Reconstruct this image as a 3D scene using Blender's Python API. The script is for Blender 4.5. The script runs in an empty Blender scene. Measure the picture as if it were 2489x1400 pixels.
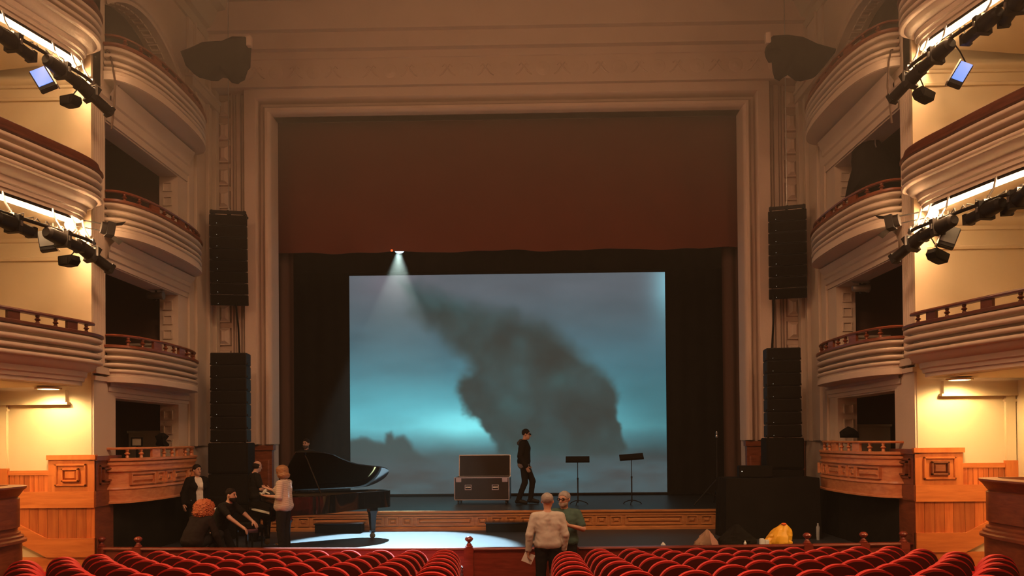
import bpy, bmesh, math, random
import numpy as np
from mathutils import Vector, Matrix

sc = bpy.context.scene
COL = sc.collection
R = math.radians
random.seed(7)
RNG = np.random.default_rng(11)

# ------------------------------------------------------------------ camera
FPX = 1936.0
cd = bpy.data.cameras.new('camera')
cam = bpy.data.objects.new('camera', cd)
COL.objects.link(cam)
cd.sensor_width = 36.0
cd.lens = 36.0 * FPX / 2489.0
cd.shift_y = 0.139
cd.clip_end = 200
CAM_LOC = Vector((0.44, 0.0, 2.03))
CAM_ROT = (Matrix.Rotation(R(1.05), 3, 'Z') @ Matrix.Rotation(R(90.7), 3, 'X')
           @ Matrix.Rotation(R(-0.5), 3, 'Z'))
cam.matrix_world = Matrix.Translation(CAM_LOC) @ CAM_ROT.to_4x4()
sc.camera = cam


def at(px, py, y):
    """World point at depth y that the photograph shows at pixel (px, py)."""
    d = CAM_ROT @ Vector(((px - 1244.5) / FPX, -(py - 700 - 0.139 * 2489) / FPX, -1.0))
    t = (y - CAM_LOC.y) / d.y
    return CAM_LOC + d * t


# ------------------------------------------------------------------ world, exposure, house lights
w = bpy.data.worlds.new('world')
sc.world = w
w.use_nodes = True
w.node_tree.nodes['Background'].inputs[0].default_value = (0.020, 0.014, 0.010, 1)
w.node_tree.nodes['Background'].inputs[1].default_value = 0.1
# thin stage haze that has risen towards the ceiling
_n = w.node_tree.nodes
_l = w.node_tree.links
hz = _n.new('ShaderNodeVolumeScatter')
hz.inputs['Color'].default_value = (1.0, 0.86, 0.66, 1)
hz.inputs['Anisotropy'].default_value = -0.30
_g = _n.new('ShaderNodeNewGeometry')
_s = _n.new('ShaderNodeSeparateXYZ')
_r = _n.new('ShaderNodeMapRange')
_r.interpolation_type = 'SMOOTHSTEP'
_r.inputs[1].default_value = 4.6
_r.inputs[2].default_value = 12.0
_r.inputs[3].default_value = 0.0014
_r.inputs[4].default_value = 0.031
_l.new(_g.outputs['Position'], _s.inputs[0])
_l.new(_s.outputs['Z'], _r.inputs[0])
_l.new(_r.outputs[0], hz.inputs['Density'])
_l.new(hz.outputs[0], _n['World Output'].inputs['Volume'])
w.cycles.volume_step_size = 8.0
sc.cycles.volume_max_steps = 10
vs = sc.view_settings
vs.view_transform = 'Standard'
vs.look = 'None'
vs.exposure = 0.0
vs.gamma = 1.0
vs.use_curve_mapping = False
sc.cycles.max_bounces = 4
sc.cycles.diffuse_bounces = 2
sc.cycles.glossy_bounces = 2
sc.cycles.adaptive_threshold = 0.2
sc.cycles.adaptive_min_samples = 12
sc.cycles.transmission_bounces = 2
sc.cycles.sample_clamp_indirect = 3.0
sc.cycles.volume_bounces = 0
sc.cycles.caustics_reflective = False
sc.cycles.caustics_refractive = False


def light(name, kind, loc, energy, color, target=None, **kw):
    l = bpy.data.lights.new(name, kind)
    l.energy = energy
    l.color = color
    for k, v in kw.items():
        setattr(l, k, v)
    o = bpy.data.objects.new(name, l)
    COL.objects.link(o)
    o.location = loc
    if target is not None:
        o.rotation_euler = (Vector(target) - Vector(loc)).to_track_quat('-Z', 'Y').to_euler()
    return o


WARM = (1.0, 0.60, 0.30)
light('house_chandelier_light', 'AREA', (0, 6.0, 11.4), 1150, (1.0, 0.55, 0.29), (0, 5.5, 0),
      shape='DISK', size=5.0)
light('unseen_front_wash_light', 'AREA', (0, 1.0, 9.2), 270, (1.0, 0.42, 0.22), (0, 19, 8.6),
      shape='RECTANGLE', size=9.0, size_y=0.6)  # unseen wide wash above the camera, aimed at the proscenium
light('stage_spot_light', 'SPOT', (-2.75, 20.04, 6.83), 30000, (0.56, 0.86, 1.0), (-2.2, 15.55, 0.0),
      spot_size=R(34), spot_blend=0.22, shadow_soft_size=0.06)

# ------------------------------------------------------------------ helpers


def srgb(r, g, b):
    f = lambda c: (c / 255 / 12.92) if c / 255 <= 0.04045 else ((c / 255 + 0.055) / 1.055) ** 2.4
    return (f(r), f(g), f(b))


class MB:
    def __init__(self):
        self.v = []
        self.f = []
        self.xf = None

    def add(self, vs_, fs):
        n = len(self.v)
        if self.xf is not None:
            vs_ = [tuple(self.xf @ Vector(p)) for p in vs_]
        self.v.extend([tuple(p) for p in vs_])
        self.f.extend([tuple(i + n for i in f) for f in fs])
        return self

    def box(self, x0, x1, y0, y1, z0, z1):
        x0, x1 = min(x0, x1), max(x0, x1)
        y0, y1 = min(y0, y1), max(y0, y1)
        z0, z1 = min(z0, z1), max(z0, z1)
        v = [(x, y, z) for z in (z0, z1) for x, y in ((x0, y0), (x1, y0), (x1, y1), (x0, y1))]
        return self.add(v, [(0, 3, 2, 1), (4, 5, 6, 7), (0, 1, 5, 4), (1, 2, 6, 5), (2, 3, 7, 6), (3, 0, 4, 7)])

    def frustum(self, x0, x1, z0, z1, y0, y1, inset):
        """Slab on the XZ plane from y0 (full size) to y1 (inset)."""
        a, b = min(x0, x1), max(x0, x1)
        v = [(a, y0, z0), (b, y0, z0), (b, y0, z1), (a, y0, z1),
             (a + inset, y1, z0 + inset), (b - inset, y1, z0 + inset), (b - inset, y1, z1 - inset), (a + inset, y1, z1 - inset)]
        return self.add(v, [(0, 1, 2, 3), (4, 5, 6, 7), (0, 1, 5, 4), (1, 2, 6, 5), (2, 3, 7, 6), (3, 0, 4, 7)])

    def cyl(self, p0, p1, r0, r1=None, seg=12, cap=True):
        r1 = r0 if r1 is None else r1
        p0, p1 = Vector(p0), Vector(p1)
        d = (p1 - p0).normalized()
        a = d.orthogonal().normalized()
        b = d.cross(a)
        v, f = [], []
        for p, r in ((p0, r0), (p1, r1)):
            for i in range(seg):
                t = 2 * math.pi * i / seg
                v.append(p + (a * math.cos(t) + b * math.sin(t)) * r)
        for i in range(seg):
            j = (i + 1) % seg
            f.append((i, j, seg + j, seg + i))
        if cap:
            f.append(tuple(range(seg)))
            f.append(tuple(range(seg, 2 * seg)))
        return self.add(v, f)

    def tube(self, pts, r, seg=8):
        pts = [Vector(p) for p in pts]
        n = len(pts)
        v, f = [], []
        a = None
        for i, p in enumerate(pts):
            d = (pts[min(i + 1, n - 1)] - pts[max(i - 1, 0)]).normalized()
            if a is None:
                a = d.orthogonal().normalized()
            a = (a - d * a.dot(d)).normalized()
            b = d.cross(a)
            rr = r[i] if isinstance(r, (list, tuple)) else r
            for k in range(seg):
                t = 2 * math.pi * k / seg
                v.append(p + (a * math.cos(t) + b * math.sin(t)) * rr)
        for i in range(n - 1):
            for k in range(seg):
                j = (k + 1) % seg
                f.append((i * seg + k, i * seg + j, (i + 1) * seg + j, (i + 1) * seg + k))
        f.append(tuple(range(seg)))
        f.append(tuple(range((n - 1) * seg, n * seg)))
        return self.add(v, f)

    def lathe(self, prof, c=(0, 0, 0), seg=16):
        """prof: (r, z) list around Z."""
        v, f = [], []
        for r, z in prof:
            for k in range(seg):
                t = 2 * math.pi * k / seg
                v.append((c[0] + r * math.cos(t), c[1] + r * math.sin(t), c[2] + z))
        n = len(prof)
        for i in range(n - 1):
            for k in range(seg):
                j = (k + 1) % seg
                f.append((i * seg + k, i * seg + j, (i + 1) * seg + j, (i + 1) * seg + k))
        f.append(tuple(range(seg)))
        f.append(tuple(range((n - 1) * seg, n * seg)))
        return self.add(v, f)

    def ball(self, c, r, sx=1, sy=1, sz=1, seg=14, rings=9):
        prof = [(max(r * math.sin(math.pi * i / rings), 1e-4), -r * math.cos(math.pi * i / rings)) for i in range(rings + 1)]
        v, f = [], []
        for rr, z in prof:
            for k in range(seg):
                t = 2 * math.pi * k / seg
                v.append((c[0] + sx * rr * math.cos(t), c[1] + sy * rr * math.sin(t), c[2] + sz * z))
        for i in range(rings):
            for k in range(seg):
                j = (k + 1) % seg
                f.append((i * seg + k, i * seg + j, (i + 1) * seg + j, (i + 1) * seg + k))
        return self.add(v, f)

    def prism(self, poly, c0, c1, mp=lambda a, b, c: (a, b, c)):
        n = len(poly)
        v = [mp(a, b, c0) for a, b in poly] + [mp(a, b, c1) for a, b in poly]
        f = [tuple(range(n)), tuple(range(n, 2 * n))]
        for i in range(n):
            j = (i + 1) % n
            f.append((i, j, n + j, n + i))
        return self.add(v, f)

    def sweep(self, path, prof, side=1, mp=lambda a, b, c: (a, b, c), closed_prof=False, cap=False):
        n = len(path)
        m = len(prof)
        v, f = [], []
        for i, (x, y) in enumerate(path):
            nn = []
            if i > 0:
                dx, dy = x - path[i - 1][0], y - path[i - 1][1]
                l = math.hypot(dx, dy)
                nn.append((dy / l, -dx / l))
            if i < n - 1:
                dx, dy = path[i + 1][0] - x, path[i + 1][1] - y
                l = math.hypot(dx, dy)
                nn.append((dy / l, -dx / l))
            if len(nn) == 2:
                ax, ay = nn[0][0] + nn[1][0], nn[0][1] + nn[1][1]
                l = math.hypot(ax, ay)
                ax, ay = ax / l, ay / l
                k = 1 / max(0.35, ax * nn[0][0] + ay * nn[0][1])
            else:
                ax, ay = nn[0]
                k = 1
            for o, z in prof:
                v.append(mp(x + side * ax * k * o, y + side * ay * k * o, z))
        for i in range(n - 1):
            for j in range(m if closed_prof else m - 1):
                j2 = (j + 1) % m
                f.append((i * m + j, i * m + j2, (i + 1) * m + j2, (i + 1) * m + j))
        if cap:
            f.append(tuple(range(m)))
            f.append(tuple(range((n - 1) * m, n * m)))
        return self.add(v, f)

    def build(self, name, mat, parent=None, world=False, smooth=True, angle=38, label=None, bevel=0):
        me = bpy.data.meshes.new(name)
        vs_ = self.v
        if world and parent is not None:
            off = Vector((0, 0, 0))
            p = parent
            while p is not None:
                off = off + p.location
                p = p.parent
            vs_ = [(a - off.x, b - off.y, c - off.z) for a, b, c in vs_]
        me.from_pydata(vs_, [], self.f)
        bm = bmesh.new()
        bm.from_mesh(me)
        bmesh.ops.recalc_face_normals(bm, faces=bm.faces)
        if bevel:
            bmesh.ops.bevel(bm, geom=[e for e in bm.edges if e.is_manifold and e.calc_face_angle(0) > R(50)],
                            offset=bevel, segments=2, affect='EDGES', clamp_overlap=True)
        bm.to_mesh(me)
        bm.free()
        if smooth:
            me.polygons.foreach_set('use_smooth', [True] * len(me.polygons))
            me.set_sharp_from_angle(angle=R(angle))
        me.materials.append(mat)
        return obj(name, me, parent, label)


def obj(name, me, parent=None, label=None):
    o = bpy.data.objects.new(name, me)
    COL.objects.link(o)
    if parent is not None:
        o.parent = parent
    if label:
        o['label'] = label
    return o


def tag(o, label=None, cat=None, group=None, kind=None):
    for k, v in (('label', label), ('category', cat), ('group', group), ('kind', kind)):
        if v:
            o[k] = v
    return o


def thing(name, label, cat, loc=(0, 0, 0), rotz=0.0, group=None, kind=None):
    o = bpy.data.objects.new(name, None)
    o.empty_display_size = 0.1
    COL.objects.link(o)
    o.location = loc
    o.rotation_euler = (0, 0, rotz)
    return tag(o, label, cat, group, kind)


def copy_tree(o, parent=None):
    c = o.copy()
    COL.objects.link(c)
    c.parent = parent
    for ch in list(o.children):
        copy_tree(ch, c)
    return c


# ------------------------------------------------------------------ materials
MATS = {}


def M(name, col, rough=0.6, metal=0.0, var=0.0, scale=6.0, bump=0.0, bscale=40.0, spec=0.5, coat=0.0, emit=None, estr=0.0, sheen=0.0):
    if name in MATS:
        return MATS[name]
    m = bpy.data.materials.new(name)
    m.use_nodes = True
    nt = m.node_tree
    b = nt.nodes['Principled BSDF']
    b.inputs['Base Color'].default_value = (*col, 1)
    b.inputs['Roughness'].default_value = rough
    b.inputs['Metallic'].default_value = metal
    b.inputs['Specular IOR Level'].default_value = spec
    b.inputs['Coat Weight'].default_value = coat
    b.inputs['Sheen Weight'].default_value = sheen
    if emit is not None:
        b.inputs['Emission Color'].default_value = (*emit, 1)
        b.inputs['Emission Strength'].default_value = estr
    tc = None
    if var > 0 or bump > 0:
        tc = nt.nodes.new('ShaderNodeTexCoord')
    if var > 0:
        n = nt.nodes.new('ShaderNodeTexNoise')
        n.inputs['Scale'].default_value = scale
        n.inputs['Detail'].default_value = 5
        nt.links.new(tc.outputs['Object'], n.inputs['Vector'])
        mx = nt.nodes.new('ShaderNodeMix')
        mx.data_type = 'RGBA'
        mx.inputs[6].default_value = (*[c * (1 - var) for c in col], 1)
        mx.inputs[7].default_value = (*[min(1, c * (1 + var)) for c in col], 1)
        nt.links.new(n.outputs['Fac'], mx.inputs[0])
        nt.links.new(mx.outputs[2], b.inputs['Base Color'])
    if bump > 0:
        n2 = nt.nodes.new('ShaderNodeTexNoise')
        n2.inputs['Scale'].default_value = bscale
        n2.inputs['Detail'].default_value = 4
        nt.links.new(tc.outputs['Object'], n2.inputs['Vector'])
        bp = nt.nodes.new('ShaderNodeBump')
        bp.inputs['Strength'].default_value = bump
        bp.inputs['Distance'].default_value = 0.02
        nt.links.new(n2.outputs['Fac'], bp.inputs['Height'])
        nt.links.new(bp.outputs['Normal'], b.inputs['Normal'])
    MATS[name] = m
    return m


def wood(name, c1, c2, vec=(14, 14, 1.2), rough=0.45, coat=0.15, rnd=0.0):
    if name in MATS:
        return MATS[name]
    m = bpy.data.materials.new(name)
    m.use_nodes = True
    nt = m.node_tree
    b = nt.nodes['Principled BSDF']
    tc = nt.nodes.new('ShaderNodeTexCoord')
    mp = nt.nodes.new('ShaderNodeMapping')
    mp.inputs['Scale'].default_value = vec
    nt.links.new(tc.outputs['Object'], mp.inputs['Vector'])
    if rnd:
        oi = nt.nodes.new('ShaderNodeObjectInfo')
        nt.links.new(oi.outputs['Random'], mp.inputs['Location'])
    n = nt.nodes.new('ShaderNodeTexNoise')
    n.inputs['Scale'].default_value = 2.2
    n.inputs['Detail'].default_value = 6
    n.inputs['Distortion'].default_value = 0.6
    nt.links.new(mp.outputs[0], n.inputs['Vector'])
    rp = nt.nodes.new('ShaderNodeValToRGB')
    rp.color_ramp.elements[0].position = 0.32
    rp.color_ramp.elements[1].position = 0.7
    rp.color_ramp.elements[0].color = (*c1, 1)
    rp.color_ramp.elements[1].color = (*c2, 1)
    nt.links.new(n.outputs['Fac'], rp.inputs[0])
    out = rp.outputs[0]
    if rnd:
        hv = nt.nodes.new('ShaderNodeHueSaturation')
        mr = nt.nodes.new('ShaderNodeMapRange')
        mr.inputs[3].default_value = 1 - rnd
        mr.inputs[4].default_value = 1 + rnd
        nt.links.new(oi.outputs['Random'], mr.inputs[0])
        nt.links.new(mr.outputs[0], hv.inputs['Value'])
        nt.links.new(out, hv.inputs['Color'])
        out = hv.outputs[0]
    nt.links.new(out, b.inputs['Base Color'])
    b.inputs['Roughness'].default_value = rough
    b.inputs['Coat Weight'].default_value = coat
    b.inputs['Coat Roughness'].default_value = 0.3
    MATS[name] = m
    return m


PLASTER = M('plaster', (0.60, 0.475, 0.36), 0.75, var=0.10, scale=1.3, bump=0.15, bscale=25)
CREAM = M('cream_paint', (0.70, 0.54, 0.34), 0.75, var=0.06, scale=0.9)
FRAMEPL = M('proscenium_plaster', (0.58, 0.43, 0.33), 0.7, var=0.10, scale=1.5, bump=0.15, bscale=18)
CEILP = M('ceiling_plaster', (0.50, 0.42, 0.30), 0.8, var=0.08, scale=0.7)
OAK = wood('oak', srgb(190, 98, 40), srgb(214, 122, 58), vec=(5, 5, 0.6))
OAKP = wood('oak_plank', srgb(178, 84, 32), srgb(208, 114, 54), vec=(7, 7, 0.6), rnd=0.24)
OAKH = wood('oak_across', srgb(190, 98, 40), srgb(216, 124, 60), vec=(0.7, 7, 7))
DARKWOOD = wood('dark_wood', srgb(112, 56, 32), srgb(142, 78, 48), vec=(2, 2, 10), rough=0.35)
STAGEWOOD = wood('stage_front_wood', srgb(176, 112, 60), srgb(202, 138, 82), vec=(1.2, 8, 10), rough=0.35)
CAPWOOD = wood('dark_cap_wood', srgb(80, 38, 22), srgb(104, 54, 34), vec=(2, 2, 10), rough=0.4)
RAILWOOD = wood('red_rail_wood', srgb(112, 40, 26), srgb(138, 58, 40), vec=(1.5, 8, 10), rough=0.3)
BLACK = M('black_paint', (0.012, 0.010, 0.008), 0.7, spec=0.06)
BLACKCLOTH = M('black_cloth', (0.014, 0.012, 0.010), 0.95, var=0.3, scale=3, bump=0.4, bscale=8, spec=0.04)
BLACKMETAL = M('black_metal', (0.018, 0.015, 0.012), 0.5, spec=0.12)
GRILLE = M('speaker_grille', (0.015, 0.012, 0.009), 0.7, spec=0.08, bump=0.6, bscale=260)
STEEL = M('steel', (0.55, 0.53, 0.50), 0.3, metal=1.0)
ALU = M('aluminium', (0.62, 0.60, 0.57), 0.35, metal=1.0)
BRASS = M('brass', (0.75, 0.55, 0.25), 0.3, metal=1.0)
VELVET = M('red_velvet', (0.70, 0.040, 0.032), 0.8, var=0.15, scale=9, sheen=0.12, spec=0.2)
SEATBACK = M('seat_back_wood', (0.095, 0.011, 0.006), 0.5, var=0.2, scale=5)
CURTAIN = M('red_curtain', (0.105, 0.022, 0.010), 0.95, var=0.18, scale=1.2)
DARKRED = M('dark_red_wall', (0.09, 0.045, 0.028), 0.9)

# ------------------------------------------------------------------ the hall


def struct(name, mb, mat, label, cat, smooth=True, bevel=0):
    return tag(mb.build(name, mat, smooth=smooth, bevel=bevel), label, cat, kind='structure')


def floor_z(y):
    return -0.60 + 0.093 * (12.5 - y) if y < 12.5 else -0.60


FLOORM = M('hall_carpet', (0.09, 0.018, 0.012), 0.9, var=0.25, scale=30)
APRONM = M('apron_floor_paint', (0.032, 0.036, 0.042), 0.5, var=0.25, scale=2.5, bump=0.05, bscale=60)
STAGEM = M('stage_floor_paint', (0.016, 0.018, 0.018), 0.36, var=0.3, scale=1.5)

mb = MB()
mb.add([(-11, -5, floor_z(-5)), (11, -5, floor_z(-5)), (11, 12.5, -0.6), (-11, 12.5, -0.6), (-11, 14.2, -0.6), (11, 14.2, -0.6)],
       [(0, 1, 2, 3), (3, 2, 5, 4)])
struct('floor', mb, FLOORM, 'sloping dark red carpeted floor under the rows of seats', 'floor')
mb = MB()
mb.prism([(-7.0, 13.75), (-4, 13.5), (0, 13.32), (4, 13.5), (7.0, 13.75), (7.0, 18.1), (-7.0, 18.1)], -0.1, 0.0)
struct('floor_apron', mb, APRONM, 'dark painted apron floor in front of the stage', 'floor')
mb = MB()
mb.box(-9, 9, 18.1, 26, 0.0, 0.44)
struct('floor_stage', mb, STAGEM, 'glossy black stage floor behind the wooden stage front', 'floor')
mb = MB()
mb.box(-11, 11, -5, 19.6, 12.25, 12.6)
for s_ in (-1, 1):
    mb.sweep([(s_ * 7, 13.4), (s_ * 7, 18.4)],
             [(0, 11.45), (0.06, 11.45), (0.10, 11.56), (0.10, 11.62), (0.20, 11.66), (0.34, 11.94), (0.36, 12.02), (0.55, 12.06), (0.58, 12.16), (0.58, 12.26)], side=-s_)
struct('ceiling', mb, CEILP, 'dim plaster ceiling with moulded cornice above the proscenium', 'ceiling')
mb = MB()
mb.box(-11, 11, -5.3, -5, -1, 12.3)
struct('wall_back', mb, PLASTER, 'plain plaster wall behind the audience', 'wall')
mb = MB()
mb.box(-9.5, 9.5, 25.8, 26.0, 0, 14)
for s in (-1, 1):
    mb.box(s * 9.0, s * 9.2, 19.3, 26, 0, 14)
mb.box(-9.2, 9.2, 19.3, 26, 13.8, 14)
struct('wall_stage', mb, BLACK, 'black walls around the stage house', 'wall')

BOXY0, BOXY1 = 13.95, 16.9
LEVELS = [  # opening bottom, opening top, box cap z, box bottom z
    (1.60, 2.85, 1.77, 0.98),
    (3.60, 5.20, 3.78, 3.16),
    (6.20, 7.75, 6.36, 5.62),
    (8.90, 9.85, 9.14, 8.38),
]
ARCH = [(BOXY0 + (BOXY1 - BOXY0) * i / 16.0, 9.85 + 0.55 * (1 - ((i - 8) / 8.0) ** 2)) for i in range(17)]


def coffer(mbx, cx, cz, h, y, s=1):
    """A square frame standing on the plane y facing the audience."""
    t = h * 0.22
    for a, b, c, d in ((-h, h, h - t, h), (-h, h, -h, -h + t), (-h, -h + t, -h + t, h - t), (h - t, h, -h + t, h - t)):
        mbx.box(cx + a, cx + b, y - 0.03, y, cz + c, cz + d)


def side_wall(s, side):
    X = lambda x: s * x
    mb = MB()
    mb.box(X(7.0), X(7.4), 13.5, BOXY0, -0.7, 12.3)
    mb.box(X(7.0), X(7.4), BOXY1, 19.2, -0.7, 12.3)
    for z0, z1 in ((-0.7, 1.60), (2.85, 3.60), (5.20, 6.20), (7.75, 8.90)):
        mb.box(X(7.0), X(7.4), BOXY0, BOXY1, z0, z1)
    mb.prism([(BOXY0, 12.3)] + ARCH + [(BOXY1, 12.3)], X(7.0), X(7.4), mp=lambda a, b, c: (c, a, b))
    wall = struct('wall_' + side, mb, PLASTER,
                  '%s side wall with stacked box openings beside the stage' % side, 'wall', smooth=False)
    # lower wide pilaster and upper fluted pilaster
    mb = MB()
    mb.box(X(6.965), X(7.0), 13.50, 14.22, 1.80, 3.12)
    mb.box(X(6.93), X(7.0), 13.48, 14.26, 3.12, 3.20)
    mb.box(X(6.90), X(7.0), 13.46, 13.98, 3.24, 3.36)
    mb.build('pilaster_base', PLASTER, wall)
    for k in range(6):
        mb = MB()
        y = 13.535 + k * 0.066
        mb.cyl((X(6.995), y, 3.4), (X(6.995), y, 7.98), 0.024, seg=8)
        mb.build('flute', PLASTER, wall)
    mb = MB()
    mb.sweep([(X(7.0), 13.46), (X(7.0), 14.0)], [(0, 8.0), (0.05, 8.02), (0.05, 8.1), (0.09, 8.14), (0.09, 8.22), (0.0, 8.24)],
             side=-s, cap=True)
    mb.build('capital', PLASTER, wall)
    # entablature mouldings between the boxes
    for z0, z1 in ((2.88, 3.20), (5.22, 5.66), (7.78, 8.42)):
        h = z1 - z0
        mb = MB()
        mb.sweep([(X(7.0), BOXY0), (X(7.0), 17.35)],
                 [(0, z0), (0.03, z0), (0.03, z0 + h * 0.2), (0.06, z0 + h * 0.24), (0.06, z0 + h * 0.5), (0.09, z0 + h * 0.55),
                  (0.09, z0 + h * 0.72), (0.15, z0 + h * 0.85), (0.19, z1)], side=-s, cap=False)
        mb.build('entablature', PLASTER, wall)
    # vertical mouldings towards the proscenium
    for y0, y1, p in ((17.35, 17.62, 0.05), (17.66, 17.74, 0.09), (17.80, 18.30, 0.04), (18.34, 18.42, 0.10), (18.50, 18.62, 0.06), (18.70, 18.92, 0.12)):
        mb = MB()
        mb.box(X(7.0), X(7.0 - p), y0, y1, 1.95, 11.5)
        mb.build('vertical_moulding', PLASTER, wall, bevel=0.012)
    mb = MB()
    mb.box(X(7.0), X(6.84), 17.3, 19.0, 9.92, 10.10)
    mb.box(X(7.0), X(6.80), 17.25, 19.0, 10.10, 10.16)
    mb.build('cornice', PLASTER, wall)
    # coffers in the far jambs and the arch soffit
    for z0, z1 in ((1.8, 2.85), (3.8, 5.2), (6.4, 7.75)):
        n = int((z1 - z0 - 0.1) / 0.31)
        for k in range(n):
            mb = MB()
            coffer(mb, X(7.22), z1 - 0.22 - 0.31 * k, 0.10, BOXY1)
            mb.build('coffer', PLASTER, wall, smooth=False)
    for k in range(15):
        (ya, za), (yb, zb) = ARCH[k], ARCH[k + 1]
        if k % 2 == 0 and k > 0 or True:
            cy, cz = (ya + yb) / 2, (za + zb) / 2
            ang = math.atan2(zb - za, yb - ya)
            mb = MB()
            mb.xf = Matrix.Translation((X(7.2), cy, cz)) @ Matrix.Rotation(ang, 4, 'X')
            h = 0.075
            t = 0.02
            for a, b, c, d in ((-h, h, h - t, h), (-h, h, -h, -h + t), (-h, -h + t, -h + t, h - t), (h - t, h, -h + t, h - t)):
                mb.box(a * 1.3, b * 1.3, c, d, -0.03, 0.0)
            mb.build('coffer', PLASTER, wall, smooth=False)
    mb = MB()
    mb.sweep(ARCH, [(0.0, 7.0), (0.0, 6.95), (0.07, 6.95), (0.09, 6.91), (0.20, 6.91), (0.22, 6.97), (0.22, 7.0)], side=-1,
             mp=lambda a, b, c: (X(c), a, b))
    mb.build('archivolt', PLASTER, wall)
    # wooden dado on the pilaster foot
    mb = MB()
    mb.box(X(6.93), X(7.0), 13.47, 14.24, -0.7, 1.74)
    mb.box(X(6.88), X(7.0), 13.44, 14.27, 1.74, 1.82)
    mb.box(X(6.905), X(7.0), 13.45, 14.26, 0.95, 1.22)
    dado = mb.build('pilaster_dado', DARKWOOD, wall, label='dark wooden dado around the foot of the pilaster')
    for inset, p in ((0.0, 0.03), (0.07, 0.055)):
        mb = MB()
        y0, y1, z0, z1 = 13.60 + inset, 14.12 - inset, 1.32 + inset * 0.7, 1.66 - inset * 0.7
        t = 0.035
        for a, b, c, d in ((y0, y1, z0, z0 + t), (y0, y1, z1 - t, z1), (y0, y0 + t, z0, z1), (y1 - t, y1, z0, z1)):
            mb.box(X(6.93), X(6.93 - p), a, b, c, d)
        mb.build('panel_moulding', DARKWOOD, dado, bevel=0.008)

    # ---- wall that faces the audience, at the end of the seating tiers
    mb = MB()
    mb.box(X(7.0), X(11), 13.49, 13.8, -0.7, 12.3)
    fw = struct('wall_%s_return' % side, mb, CREAM,
                'cream %s wall facing the seats at the end of the balconies' % side, 'wall', smooth=False)
    mb = MB()
    mb.box(X(6.97), X(7.18), 13.44, 13.5, 3.2, 12)
    mb.build('pilaster_strip', CREAM, fw)
    for zb, zt in ((5.16, 5.80), (7.92, 8.36)):
        h = zt - zb
        mb = MB()
        mb.sweep([(X(7.18), 13.5), (X(11), 13.5)], [(0, zb), (0.05, zb + 0.01), (0.06, zb + 0.05), (0.02, zb + 0.08), (0.02, zb + h * 0.5),
                                                  (0.05, zb + h * 0.52), (0.05, zb + h * 0.62), (0.09, zb + h * 0.66), (0.12, zb + h * 0.78), (0.12, zb + h * 0.82), (0.03, zb + h * 0.85), (0.03, zt)],
                 side=s)
        mb.build('picture_moulding', CREAM, fw)
    # ground level wainscot
    YF = 13.5
    def wz(px, py):
        return at(px, py, YF)
    mb = MB()
    mb.box(X(6.93), X(7.72), 13.44, YF, 1.22, 1.76)
    mb.box(X(6.90), X(7.74), 13.41, YF, 1.76, 1.84)
    wain = mb.build('raised_panel', OAK, fw, label='oak raised panel block with a moulded cap')
    for inset, p in ((0.0, 0.03), (0.10, 0.05)):
        mb = MB()
        x0, x1, z0, z1 = 7.06 + inset * 1.2, 7.60 - inset * 1.2, 1.31 + inset * 0.75, 1.69 - inset * 0.75
        t = 0.035
        for a, b, c, d in ((x0, x1, z0, z0 + t), (x0, x1, z1 - t, z1), (x0, x0 + t, z0, z1), (x1 - t, x1, z0, z1)):
            mb.box(X(a), X(b), 13.44 - p, 13.44, c, d)
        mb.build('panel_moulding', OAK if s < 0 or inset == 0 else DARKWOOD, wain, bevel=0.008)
    mb = MB()
    mb.frustum(X(7.21), X(7.45), 1.41, 1.59, 13.44, 13.40, 0.04)
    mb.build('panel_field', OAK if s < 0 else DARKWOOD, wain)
    mb = MB()
    mb.box(X(7.72), X(8.9), 13.45, YF, 1.50, 1.58)
    mb.build('cap_rail', OAKH, fw)
    for k in range(8):
        mb = MB()
        x = 7.73 + 0.085 * k
        mb.box(X(x), X(x + 0.078), 13.465, YF, 1.22, 1.50)
        mb.build('plank', OAKP, fw, smooth=False)
    mb = MB()
    mb.box(X(8.42), X(8.62), 13.42, YF, 1.2, 1.62)
    mb.build('pilaster_block', OAK, fw)
    mb = MB()
    mb.box(X(8.44), X(8.60), 13.43, YF, 1.62, 2.72)
    mb.box(X(8.42), X(8.62), 13.42, YF, 2.60, 2.64)
    mb.build('pilaster_strip', CREAM, fw)
    mb = MB()
    mb.box(X(6.93), X(9), 13.43, YF, 0.94, 1.22)
    mb.build('wide_rail', OAKH, fw)
    x = 6.935
    k = 0
    while x < 8.4:
        wd = (0.15, 0.17, 0.16, 0.15, 0.19, 0.16, 0.15, 0.16, 0.15)[k % 9]
        mb = MB()
        mb.box(X(x), X(x + wd - 0.006), 13.462, YF, 0.30, 0.94)
        mb.build('plank', OAKP, fw, smooth=False)
        x += wd
        k += 1
    mb = MB()
    mb.box(X(6.93), X(7.75), 13.43, YF, 0.10, 0.42)
    mb.build('skirting', OAKH, fw)
    mb = MB()
    mb.prism([(X(7.75), 0.42), (X(7.75), 0.10), (X(8.45), 0.46), (X(8.45), 0.78)], 13.43, YF, mp=lambda a, b, c: (a, c, b))
    mb.build('stair_skirting', OAKH, fw)
    mb = MB()
    mb.box(X(6.93), X(9), 13.46, YF, -0.6, 0.10)
    mb.build('lower_board', OAKH, fw)
    # dropped beam under the first balcony, lit by the downlight
    mb = MB()
    mb.box(X(7.40), X(9.5), 13.40, 13.5, 2.74, 2.95)
    mb.box(X(7.36), X(9.5), 13.38, 13.5, 2.70, 2.74)
    mb.build('beam', CREAM, fw)
    # outer side wall
    mb = MB()
    mb.box(X(8.62), X(8.8), 3, 13.5, -0.7, 2.95)
    mb.box(X(9.6), X(9.9), -5, 13.5, 2.9, 12.3)
    struct('wall_%s_outer' % side, mb, CREAM, 'cream outer wall behind the %s balconies' % side, 'wall', smooth=False)
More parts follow.
